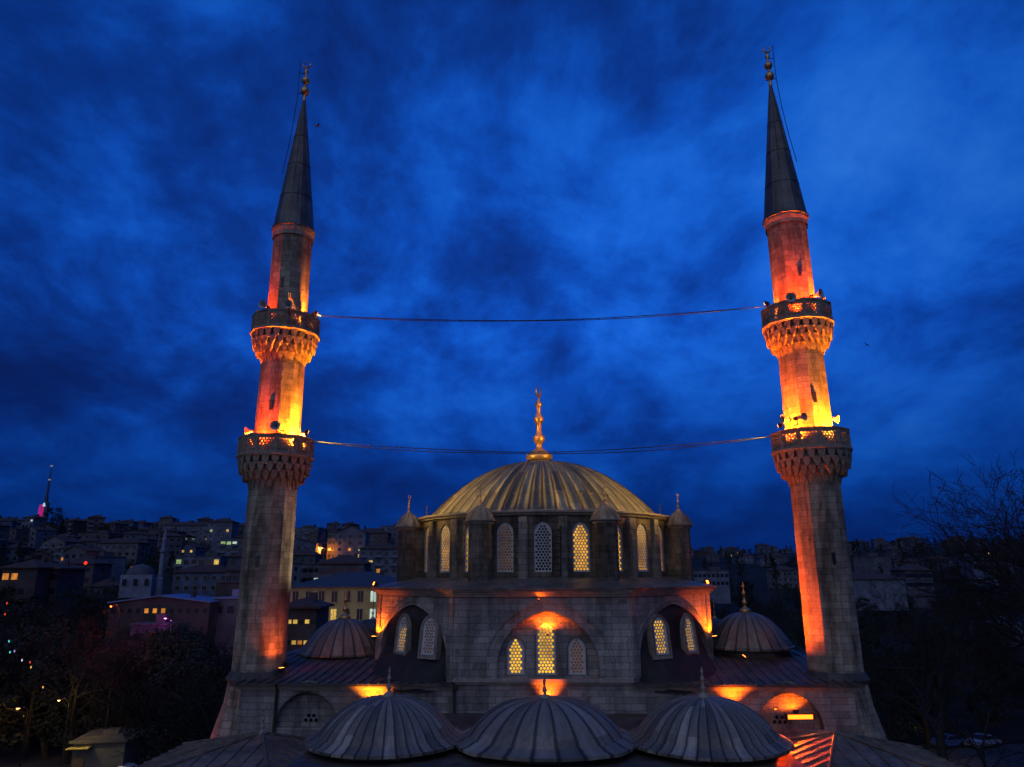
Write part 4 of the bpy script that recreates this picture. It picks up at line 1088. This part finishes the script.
# scattered houses row by row
COLS = ['white', 'cream', 'grey', 'pink', 'blue', 'grey', 'white', 'brown']
lit_list = []
def region(px):
    return ('on the far-left hill' if px < 120 else 'left of the left minaret' if px < 250 else 'between left minaret and dome' if px < 480 else 'between dome and right minaret' if px < 840 else 'right of the right minaret')
taken += [(122, 176, 206), (122, 172, 236), (130, 168, 262)]
def scatter():
    for D, step in ((212, 46), (235, 46), (265, 42), (300, 40), (335, 36), (370, 33), (410, 30), (450, 27), (495, 25), (540, 22), (590, 20), (640, 18), (690, 17)):
        px = -20+RND.uniform(0, step)
        while px < 410:
            stp = step*RND.uniform(.5, .95)
            D2 = D+RND.uniform(-14, 14)
            w = RND.uniform(6.5, 12); px_w = w/D2*FPX
            ok = not any(a-6 < px < b+6 and abs(dd-D2) < 42 for a, b, dd in taken) and not (px < 70 and D < 300)
            if ok:
                x = (px-W/2)/FPX*D2*.97; d = RND.uniform(8, 11); fl = RND.choice([2,3,3,3,4,4,5] if D < 560 else [2,3,3,4])
                roof = RND.choice(['hip','hip','hip','flat','gable']); cl = RND.choice(COLS)
                nb = max(2, int(w/2.7)); lit = {}
                if RND.random() < (.42 if px > 90 else .25):
                    cc = RND.choice(['yellow','yellow','pale green','orange','white'])
                    for _ in range(RND.choice([1,1,1,2])): lit[RND.randrange(nb*fl)] = cc
                e = house(x, D2, w, d, fl, cl, roof, R(RND.uniform(-32, 32)), lit, None, fh=2.75, ww=RND.choice([.8,1.0,1.3]), wh=RND.choice([1.0,1.2]), balcony=RND.random() < .35)
                q = pix((x, D2, terrain(x, D2)+4))[0]
                lit_list.append((q, D2, e, cl, fl, roof, lit))
            px += stp
    for D, n, pr in ((420, 7, .1), (560, 11, .15), (660, 20, .15), (760, 26, .2), (860, 29, .15), (940, 32, .15)):
        for i in range(n):
            q = RND.uniform(430, 1060); D2 = D+RND.uniform(-30, 30)
            if any(a-6 < q < b+6 and abs(dd-D2) < 60 for a, b, dd in taken): continue
            x = (q-W/2)/FPX*D2*.97; w = RND.uniform(9, 15); fl = RND.choice([1,2,2,3]); roof = RND.choice(['hip','hip','flat']); cl = RND.choice(COLS); lit = {}
            nb = max(2, int(w/2.7))
            if RND.random() < pr: lit[RND.randrange(nb*fl)] = RND.choice(['white','yellow'])
            e = house(x, D2, w, 10, fl, cl, roof, R(RND.uniform(-25, 25)), lit, None, ww=1.0, wh=1.0)
            lit_list.append((pix((x, D2, terrain(x, D2)+4))[0], D2, e, cl, fl, roof, lit))
scatter()
ADJ = {'white': 'whitewashed', 'cream': 'cream', 'grey': 'grey', 'pink': 'pinkish', 'blue': 'bluish', 'brown': 'brown'}
NUM = {1: 'one', 2: 'two', 3: 'three', 4: 'four', 5: 'five'}
ORD = ['first','second','third','fourth','fifth','sixth','seventh','eighth','ninth','tenth','eleventh','twelfth','thirteenth','fourteenth','fifteenth','sixteenth','seventeenth','eighteenth','nineteenth','twentieth']
by = {}
for t in sorted(lit_list, key=lambda t: t[0]):
    if t[6]: by.setdefault((region(t[0]), tuple(sorted(set(t[6].values())))), []).append(t)
    else:
        t[2]['label'] = 'unlit %s house %s' % (ADJ[t[3]], region(t[0])); 
        t[2]['group'] = 'unlit %s houses %s' % (ADJ[t[3]], region(t[0]))
for (rg, cs), L_ in by.items():
    for i, t in enumerate(L_):
        pre = 'only' if len(L_) == 1 else ORD[min(i, 19)]+' from left'
        t[2]['label'] = '%s house, %s with %s window, %s' % (ADJ[t[3]], pre, cs[0], rg) if len(L_) > 1 else '%s house with the only %s window %s' % (ADJ[t[3]], cs[0], rg)
        t[2]['group'] = 'houses with a lit window %s' % rg

# little mosque on the hill
def little_mosque():
    D = 206; p = at(139, 586, D); z = p.z; x = p.x
    e = empty('small_mosque', (x, D, z), R(12), 'small pale mosque with thin white minaret halfway up the left hill', 'mosque')
    WM_ = plain('whitewash', (.22,.24,.29), .9, 0, .3, .5, .1)
    b = MB(); b.box((0, 0, 0), (8, 7, 6)); b.build('wall', WM_, e)
    b = MB(); b.lathe([(3.6, 3), (3.5, 3.6), (3.0, 4.6), (1.8, 5.5), (.05, 5.9)], 20); b.build('dome', HOUSEW['grey'], e, smooth=True)
    b = MB(); b.lathe([(.95, -3), (.9, 2), (.62, 2.3), (.55, 9), (.95, 9.2), (.95, 9.9), (.5, 10), (.46, 12.2), (.6, 12.3), (.02, 16.5)], 12, (5.2, 0)); b.build('minaret', WM_, e)
    for i in range(3): link(winmesh(1.0, 1.7, WDARK), 'window', e, (-2.8+2.8*i, -4.005, .2))
little_mosque()

# tv tower far behind the ridge
def tv_tower():
    D = 2300; a = at(41, 527, D); b = at(46, 466, D)
    e = empty('television_tower', (a.x, D, 0), 0, 'slender television tower lit magenta at its foot on the far left skyline', 'tower')
    zb = a.z; zt = b.z; hh = zt-zb
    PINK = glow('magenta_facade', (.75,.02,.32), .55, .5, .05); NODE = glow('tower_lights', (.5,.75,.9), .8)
    STEEL = plain('tower_steel', (.07,.09,.14), .6, .3, .1, .1, 0)
    def sec(z0, z1, w0, w1, off, name, mat, n=10):
        m = MB(); m.lathe([(w0, z0), (w0*.9+w1*.1, z0+(z1-z0)*.3), (w1, z1)], n, (off, 0), cap=True); return m.build(name, mat, e, smooth=True, uv=False, angle=1)
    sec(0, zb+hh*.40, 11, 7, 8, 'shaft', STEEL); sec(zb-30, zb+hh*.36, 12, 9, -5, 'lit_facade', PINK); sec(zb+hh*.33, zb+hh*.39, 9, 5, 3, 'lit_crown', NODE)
    sec(zb+hh*.39, zb+hh*.50, 5.5, 5, 3, 'deck', STEEL); sec(zb+hh*.50, zb+hh*.75, 3.6, 2.6, 3, 'antenna', STEEL); sec(zb+hh*.75, zt, 2.2, .8, 3, 'antenna', STEEL)
    for f in (.52, .76, .99): sec(zb+hh*f, zb+hh*f+4, 3.2, 3.2, 3, 'beacon', glow('beacon', (.6,.5,.4), .35))
tv_tower()

# ================================================================== TREES
def bare_tree_meshes(seed, h=13, levels=6, spread=.62, up=.25, thick=.028, fl_=.024):
    rr = random.Random(seed); tr = MB(); tw = MB()
    def grow(p, d, L, r, lv):
        n = 4 if lv < 3 else 3; pts = [p]; rad = [r]; q = p; dd = d.copy()
        for i in range(n):
            dd = (dd+Vector((rr.gauss(0,.2), rr.gauss(0,.2), rr.gauss(0,.16)+.04*up))).normalized()
            q = q+dd*L/n; pts.append(q); rad.append(max(r*(1-.3*(i+1)/n), fl_))
        (tr if lv < 3 else tw).tube(pts, rad, 6 if lv < 2 else 4 if lv < 4 else 3)
        if lv >= levels: return
        nb = rr.choice([3,3,4]) if lv < 4 else rr.choice([2,3,3])
        for k in range(nb):
            t = rr.uniform(.45, 1.0) if k else 1.0
            i = min(int(t*n), n); base = pts[i]
            ax = dd.orthogonal().normalized(); ax.rotate(Matrix.Rotation(rr.uniform(0, 2*PI), 3, dd))
            nd = (dd+ax*rr.uniform(spread*.6, spread*1.3)+Vector((0,0,up*rr.uniform(0,.6)))).normalized()
            grow(base, nd, L*rr.uniform(.62, .82), rad[i]*rr.uniform(.6, .8), lv+1)
    grow(Vector((0,0,0)), Vector((0,0,1)), h*.34, h*thick, 0)
    top = max(v[2] for v in tw.v); k_ = h/top
    for b_ in (tr, tw): b_.v = [(x*k_, y*k_, z*k_-.3) for x, y, z in b_.v]
    return tr.data('trunk', BARK, uv=False), tw.data('crown', TWIG, uv=False)
def leaf_tree_meshes(seed, h=12, w=4.5, n=2600, cone=False):
    rr = random.Random(seed); tr = MB(); cr = MB()
    tr.tube([(0,0,-.5),(0.1,0,h*.3),(0,.1,h*.65),(0,0,h*.9)], [.3,.24,.14,.04], 6)
    cl = []
    for i in range(46):
        t = rr.uniform(.18, 1); a = rr.uniform(0, 2*PI)
        rad = w*(1-t)*1.1+.3 if cone else w*math.sqrt(max(.05, 1-(2*t-1.05)**2))*rr.uniform(.45, 1)
        cl.append((Vector((rad*math.cos(a), rad*math.sin(a), h*t)), rr.uniform(.5, 1.3)*(.7 if cone else 1)))
        if i % 3 == 0: tr.tube([(0,0,h*t*.75), tuple(cl[-1][0]*.95)], [.09,.03], 4)
    for i in range(n):
        c, s = rr.choice(cl); p = c+Vector((rr.gauss(0,s*.55), rr.gauss(0,s*.55), rr.gauss(0,s*.4)))
        a = Vector((rr.gauss(0,1), rr.gauss(0,1), rr.gauss(0,1))).normalized(); b = a.orthogonal().normalized(); z = rr.uniform(.12, .3)
        cr.add([tuple(p+a*z), tuple(p+b*z*.6), tuple(p-a*z), tuple(p-b*z*.6)], [(0,1,2,3)])
    return tr.data('trunk', BARK, uv=False), cr.data('crown', NEEDLE, uv=False)
BT = [bare_tree_meshes(s, 13, 6) for s in (3, 8, 15)]
LT = [leaf_tree_meshes(5, 12, 4.6), leaf_tree_meshes(6, 11, 3.8), leaf_tree_meshes(9, 15, 2.6, 2200, True)]
def tree(ms, name, x, y, s, label, group, z=None, sx=1):
    e = empty(name, (x, y, terrain(x, y) if z is None else z), RND.uniform(0, 6.28), label, 'tree', group); e.scale = (s*sx, s*sx, s)
    link(ms[0], 'trunk', e); link(ms[1], 'crown', e); return e
# dark thicket in the park left of the mosque
for D, n, lo, hi in ((74, 3, -60, 10), (80, 3, 196, 225), (88, 10, -60, 225), (96, 10, -40, 235), (104, 12, -40, 235), (112, 12, -30, 240), (120, 9, -30, 110), (136, 10, -30, 120), (158, 9, -20, 130), (185, 8, -20, 110), (215, 6, -20, 90)):
    for i in range(n):
        px = lo+(hi-lo)*(i+RND.uniform(.1, .9))/n; x = (px-W/2)/FPX*D
        if 20 < px < 170 and D < 81: continue
        if 110 < px < 175 and D > 100 and D < 140:
            s = RND.uniform(.5, .65)
        else: s = RND.uniform(.85, 1.2)
        if i % 2: tree(RND.choice(BT), 'bare_tree', x, D, s*1.05, 'leafless tree in the dark thicket at the lower left beyond the left minaret', 'leafless trees in the dark thicket at the lower left')
        else: tree(RND.choice(LT[:2]), 'leafy_tree', x, D, s, 'dark leafy tree in the thicket at the lower left beyond the left minaret', 'leafy trees in the dark thicket at the lower left')
# trees on the left hill between houses
for i in range(180):
    px = RND.uniform(-10, 400); D = RND.uniform(210, 640); x = (px-W/2)/FPX*D
    m = RND.choice(LT+BT[:1]); 
    if any(a-10 < px < b+10 and abs(dd-D) < 30 and D < dd+12 for a, b, dd in taken): continue
    tree(m, 'hillside_tree', x, D, RND.uniform(.6, 1.0), 'dark tree growing between the houses on the left hill', 'trees between the houses on the left hill')
px = 59; tree(LT[0], 'hillside_tree', (px-W/2)/FPX*400, 400, 1.7, 'big dark tree rising above the left skyline beside the television tower', None)
px = 160; tree(LT[1], 'hillside_tree', (px-W/2)/FPX*262, 262, .95, 'round dark tree right above the little hillside mosque', None)
# right side: woods on the ridge and park trees
for D, n in ((84, 9), (92, 10), (100, 12), (110, 14), (122, 14), (135, 14), (150, 14), (165, 14), (180, 14), (200, 22), (222, 22), (245, 22), (255, 22), (300, 14), (335, 14), (370, 14), (410, 14), (460, 15), (510, 15), (560, 15), (680, 18), (760, 22), (850, 28), (920, 32), (980, 36), (1010, 36)):
    for i in range(n):
        px = 640+(1090-640)*(i+RND.uniform(0, 1))/n; x = (px-W/2)/FPX*D
        if any(a-8 < px < b+8 and D < dd and dd < 200 for a, b, dd in taken) and D > 100: continue
        if D < 190 and 850 < px < 900 and D > 120: continue
        if D < 93 and 900 < px < 1000: continue
        s = RND.uniform(.65, 1.05)*(1.05 if D < 190 else 1)*(1.0 if D < 600 else .72)
        if D < 260 and i % 2: tree(RND.choice(BT), 'bare_tree', x, D, s*.95, 'leafless tree in the dark park to the right of the mosque', 'leafless trees in the park right of the mosque')
        elif D < 260: tree(RND.choice(LT[:2]), 'leafy_tree', x, D, s*.85, 'dark leafy tree in the park to the right of the mosque', 'leafy trees in the park right of the mosque')
        else: tree(RND.choice(LT), 'ridge_tree', x, D, s, 'dark tree on the wooded ridge to the right of the dome', 'trees on the wooded ridge right of the dome')
# the big bare trees at the right edge
def big_tree(px, D, h, seed, label, sp=.62, lv=7, up=.1):
    t = bare_tree_meshes(seed, h, lv, sp, up, .018, .017); x = (px-W/2)/FPX*D
    e = empty('bare_tree', (x, D, 0), .4*seed, label, 'tree'); link(t[0], 'trunk', e); link(t[1], 'crown', e)
big_tree(1056, 64, 31, 58, 'leafless tree cut off by the right edge behind the wide-spreading one', .6, 6, .3)
big_tree(1040, 62, 31.5, 31, 'tall wide-spreading leafless tree rising above the skyline at the right edge', .62, 8, .1)
big_tree(905, 78, 20.5, 12, 'slim leafless tree just breaking the skyline right of the right minaret', .5, 6)
big_tree(950, 52, 15.5, 44, 'leafless tree with long drooping limbs in the lower right foreground', .8, 6, -.05)
big_tree(106, 86, 17.5, 77, 'leafless tree with branches lit red left of the left minaret', .6, 6)

# ================================================================== STREET THINGS
def lamp_post(px, py, D, label, power, colr=(1,.52,.12), h=None, lens=LAMP_W, size=.45):
    power *= 1.0
    p = at(px, py, D); g = terrain(p.x, D); 
    e = empty('street_lamp', (p.x, D, g), 0, label, 'street lamp', 'street lamps'); hh = p.z-g
    m = MB(); m.tube([(.9, .3, -.3), (.9, .3, hh*.6), (.85, .3, hh*.95), (.5, .15, hh+.12), (0, 0, hh+.1)], [.1, .08, .06, .05, .04], 8); m.build('pole', DARK, e, uv=False)
    m = MB(); m.box((-.1, 0, hh+.06), (size*1.5, .3, .12)); hd = m.build('lamp_head', DARK, e, uv=False)
    m = MB(); m.lathe([(size*.42, 0), (size*.36, -.06), (.02, -.1)], 12); m2 = place(m, Matrix.Translation((-.1, 0, hh))); m2.build('lens', lens, hd, uv=False)
    ld = bpy.data.lights.new('lamp_light', 'POINT'); ld.energy = power; ld.color = colr; ld.shadow_soft_size = .12
    lo = bpy.data.objects.new('lamp_light', ld); col.objects.link(lo); lo.parent = e; lo.location = (-.1, 0, hh-.3)
lamp_post(19, 708, 84, 'street lamp with bright warm head among the branches at the lower left', 120)
lamp_post(12, 675, 112, 'smaller street lamp above and behind the bright one at the left edge', 60)
lamp_post(322, 548, 337, 'orange street lamp in the alley between the hillside houses', 7000, (1,.24,.02), size=1.6)
lamp_post(60, 700, 80, 'street lamp hidden in yellow-lit branches above the kiosk', 110, (1,.68,.10), size=.3)
lamp_post(932, 722, 86, 'street lamp over the yellow-lit pavement at the lower right', 130, (1,.62,.08), size=.3)
lamp_post(364, 585, 178, 'street lamp glowing orange above the yellow building roof', 350, (1,.35,.08), size=.8)
lamp_post(300, 652, 126, 'street lamp in front of the long yellow building', 420, (.95,.85,.32), size=.3)
lamp_post(383, 640, 126, 'street lamp at the right end of the long yellow building', 420, (.95,.85,.32), size=.3)
lamp_post(112, 560, 244, 'small orange lamp above the red-lit branches', 300, (1,.3,.06), size=.7)
lamp_post(166, 618, 116, 'purple lamp on the front of the purple-lit house', 1600, (.75,.06,.55), size=.6, lens=glow('purple_lens', (.8,.2,.8), 3))
lamp_post(112, 606, 82, 'red lamp lighting the bare branches left of the left minaret', 600, (1,.09,.01), size=.2, lens=LAMP_R)
# traffic light
p = at(86, 563, 200); g = terrain(p.x, 200)
e = empty('traffic_light', (p.x, 200, g), 0, 'traffic light showing red halfway up the dark left slope', 'traffic light')
m = MB(); m.tube([(0, .2, -.3), (0, .2, p.z-g)], .1, 6); m.build('pole', DARK, e, uv=False)
m = MB(); m.box((0, 0, p.z-g-.3), (.7, .35, 1.7)); m.build('housing', DARK, e, uv=False)
m = MB(); m.lathe([(.45, 0), (.3, .12), (.02, .16)], 12, M=Matrix.Translation((0, -.18, p.z-g)) @ Matrix.Rotation(PI/2, 4, 'X')); m.build('red_lens', glow('red_signal', (1,.02,.01), 2.5), e, uv=False)

# kiosk at the lower left
def kiosk():
    D = 79; a = at(68, 770, D); b = at(117, 770, D); cx_ = (a.x+b.x)/2; w = b.x-a.x
    zt = at(90, 742, D).z; e = empty('kiosk', (cx_, D+2.5, 0), R(8), 'small cream kiosk with yellow-lit awning corner at the lower left', 'kiosk'); h = zt
    KW = plain('kiosk_panel', (.20,.165,.10), .8, 0, .2, 1, .1)
    m = MB(); m.box((0, 0, h/2), (w, 5, h)); m.build('wall', KW, e)
    m = MB(); m.box((0, -.1, h+.08), (w+.6, 5.7, .2)); m.box((0, .3, h+.3), (w*.9, 4.6, .3)); m.box((w*.1, -.6, h+.62), (w*.3, 1.2, .35)); m.build('roof', plain('kiosk_roof', (.13,.11,.07), .8), e)
    m = MB(); m.box((-w*.36, -2.55, 1.2), (w*.2, .1, 2.2)); m.build('door', plain('orange_door', (.45,.22,.05), .6), e)
    m = MB(); m.box((-w*.5-.04, -1.2, 1.7), (.08, 1.6, 1.5)); m.build('window', WLIT['yellow'], e)
    m = MB(); m.box((-w*.33, -3.1, h-.35), (w*.42, 1.4, .08)); m.build('awning', plain('awning', (.6,.45,.08), .7), e)
    ld = bpy.data.lights.new('kiosk_lamp', 'POINT'); ld.energy = 90; ld.color = (1,.75,.25); ld.shadow_soft_size = .1
    lo = bpy.data.objects.new('kiosk_lamp', ld); col.objects.link(lo); lo.parent = e; lo.location = (-w*.35, -4.2, h+1.6)
kiosk()
def car(px, py, D, yaw, colr, label):
    p = at(px, py, D); P_ = plain('car_paint_'+'_'.join(str(int(c*100)) for c in colr), colr, .3, .2, .05, 1, 0)
    e = empty('parked_car', (p.x, D, 0), yaw, label, 'car')
    prof = [(-2.1,.35),(-2.15,.75),(-1.95,.92),(-1.45,.98),(-.85,1.40),(.35,1.45),(1.0,1.02),(1.85,.88),(2.12,.65),(2.1,.35)]
    m = MB(); n = len(prof)
    secs = [(-.86, .93), (-.80, 1.0), (.80, 1.0), (.86, .93)]
    vs_ = [(x, yy*(1 if z < 1.05 else .84), .35+(z-.35)*k) for yy, k in secs for x, z in prof]
    fs = [(s*n+i, s*n+(i+1) % n, (s+1)*n+(i+1) % n, (s+1)*n+i) for s in range(3) for i in range(n)]+[tuple(range(n)), tuple(3*n+i for i in range(n))]
    m.add(vs_, fs); m.build('body', P_, e, uv=False, smooth=True, angle=.5)
    for s in (-1, 1):
        m = MB(); m.add([(-1.25, s*.80, 1.02), (-.82, s*.745, 1.32), (.30, s*.745, 1.36), (.80, s*.80, 1.02)]+[(-1.25, s*.84, 1.02), (-.82, s*.765, 1.32), (.30, s*.765, 1.36), (.80, s*.84, 1.02)], [(0,1,2,3),(4,5,6,7),(0,1,5,4),(1,2,6,5),(2,3,7,6),(3,0,4,7)]); m.build('side_window', WDARK, e, uv=False)
        for x in (-1.3, 1.3):
            m = MB(); m.lathe([(.02,-.1),(.33,-.1),(.35,-.06),(.35,.06),(.33,.1),(.02,.1)], 18, M=Matrix.Rotation(PI/2, 4, 'X')); 
            wv = link(m.data('wheel', DARK, uv=False, smooth=True, angle=.5), 'wheel', e, (x, s*.80, .35))
        m = MB(); m.box((2.1, s*.6, .72), (.08, .3, .14)); m.build('headlight', HORN, e, uv=False)
    m = MB(); m.add([(.42, -.66, 1.41), (.42, .66, 1.41), (1.02, .74, 1.05), (1.02, -.74, 1.05), (.46, -.66, 1.44), (.46, .66, 1.44), (1.08, .74, 1.06), (1.08, -.74, 1.06)], [(0,1,2,3),(4,5,6,7),(0,1,5,4),(2,3,7,6),(0,3,7,4),(1,2,6,5)]); m.build('windscreen', WDARK, e, uv=False)
car(122, 772, 80, R(165), (.62,.63,.65), 'white car parked beside the kiosk at the lower left')
car(948, 752, 92, R(200), (.07,.12,.30), 'blue car parked beside the yellow-lit pavement at the lower right')
car(985, 757, 92, R(205), (.30,.33,.40), 'grey car parked right of the blue car at the lower right')
# street strips
ASPH = plain('asphalt', (.045,.045,.047), .85, 0, .3, .7, .2); PAVE = plain('pavement', (.04,.038,.034), .8, 0, .3, .8, .2)
def strip(name, pts, z, mat):
    m = MB(); m.add([(x, y, z) for x, y in pts], [tuple(range(len(pts)))]); tag(m.build(name, mat, uv=False), kind='structure')
strip('road', [(-90, 70), (90, 70), (90, 78), (-90, 78)], .03, ASPH); strip('pavement', [(-90, 78.1), (90, 78.1), (90, 93), (-90, 93)], .13, PAVE)
m = MB(); m.box((0, 78.0, .07), (180, .25, .14)); tag(m.build('kerb', PAVE, uv=False), kind='structure')
# coloured fairy lights in the branches at the left edge
def fairy(px, py, D, c, label, r=.085):
    p = at(px, py, D); e = bulb((0,0,0), r); m = MB(); m.add(*e); m.add([(a*.3, b*.3, .12+r*abs(d)) for a, b, d in e[0]], e[1])
    o = m.build('hanging_light', FL[c], uv=False); o.location = p; tag(o, label, 'light bulb', 'coloured lights hanging in the branches')
FL = {k: glow('bulb_'+k, c, 1.0) for k, c in {'cyan': (.1,.8,.7), 'red': (1,.06,.03), 'white': (.8,.8,.9), 'violet': (.4,.3,.9), 'amber': (1,.5,.1)}.items()}
for px, py, c, lb in ((10, 652, 'cyan', 'cyan light hanging in the dark branches at the left edge'), (14.5, 651, 'violet', 'violet light hanging right beside the cyan one at the left edge'),
    (22, 660, 'white', 'white light hanging below the violet one at the left edge'), (30, 662, 'red', 'red light hanging right of the white one at the left edge'),
    (7, 603, 'red', 'topmost red light in the branches at the left edge'), (5, 614, 'red', 'second red light below the topmost one at the left edge'),
    (43, 687, 'amber', 'tiny amber light alone in the dark below the coloured ones'), (9, 641, 'cyan', 'cyan light just above the other cyan light at the left edge'), (31, 667, 'amber', 'amber light just below the rightmost red light at the left')):
    fairy(px, py, 70, c, lb)
# lit windows low in the dark left
hp(15, 600, 160, 34, 2, 'brown', 'hip', {4:'orange', 5:'orange'}, 'dark house with two orange windows at the left edge', bays=4)
hp(43, 600, 165, 22, 2, 'brown', 'hip', {3:'orange', 4:'orange'}, 'dark house with two orange windows right of the one at the left edge', bays=3)

# gulls
def gull(px, py, D, label, s=1.0, rz=.4):
    m = MB(); p = at(px, py, D)
    m.lathe([(.01,-.28),(.05,-.2),(.08,-.05),(.075,.08),(.05,.18),(.045,.24),(.01,.32)], 10, M=Matrix.Rotation(PI/2, 4, 'Y'))
    for q in (-1, 1):
        m.add([(.1, q*.05, .03), (-.08, q*.05, .02), (-.02, q*.38, .16), (.12, q*.36, .17), (-.12, q*.75, .08), (-.06, q*.74, .10), (.1, q*.05, .05), (-.02, q*.38, .18)], [(0,1,2,3), (3,2,4,5), (6,1,7,3), (0,6,3)])
    m.add([(-.24,-.03,.0),(-.24,.03,.0),(-.42,.08,.01),(-.42,-.08,.01)], [(0,1,2,3)])
    o = m.build('gull', HOUSEW['grey'], uv=False, smooth=True, angle=.6); o.location = p; o.rotation_euler = (.3, .1, rz); o.scale = (s,)*3
    tag(o, label, 'bird', 'gulls in the sky')
gull(317.5, 126, 62, 'gull flying beside the spire of the left minaret', 1.0, .5)
gull(867, 345, 120, 'tiny gull gliding right of the right minaret', 1.0, 2.2)
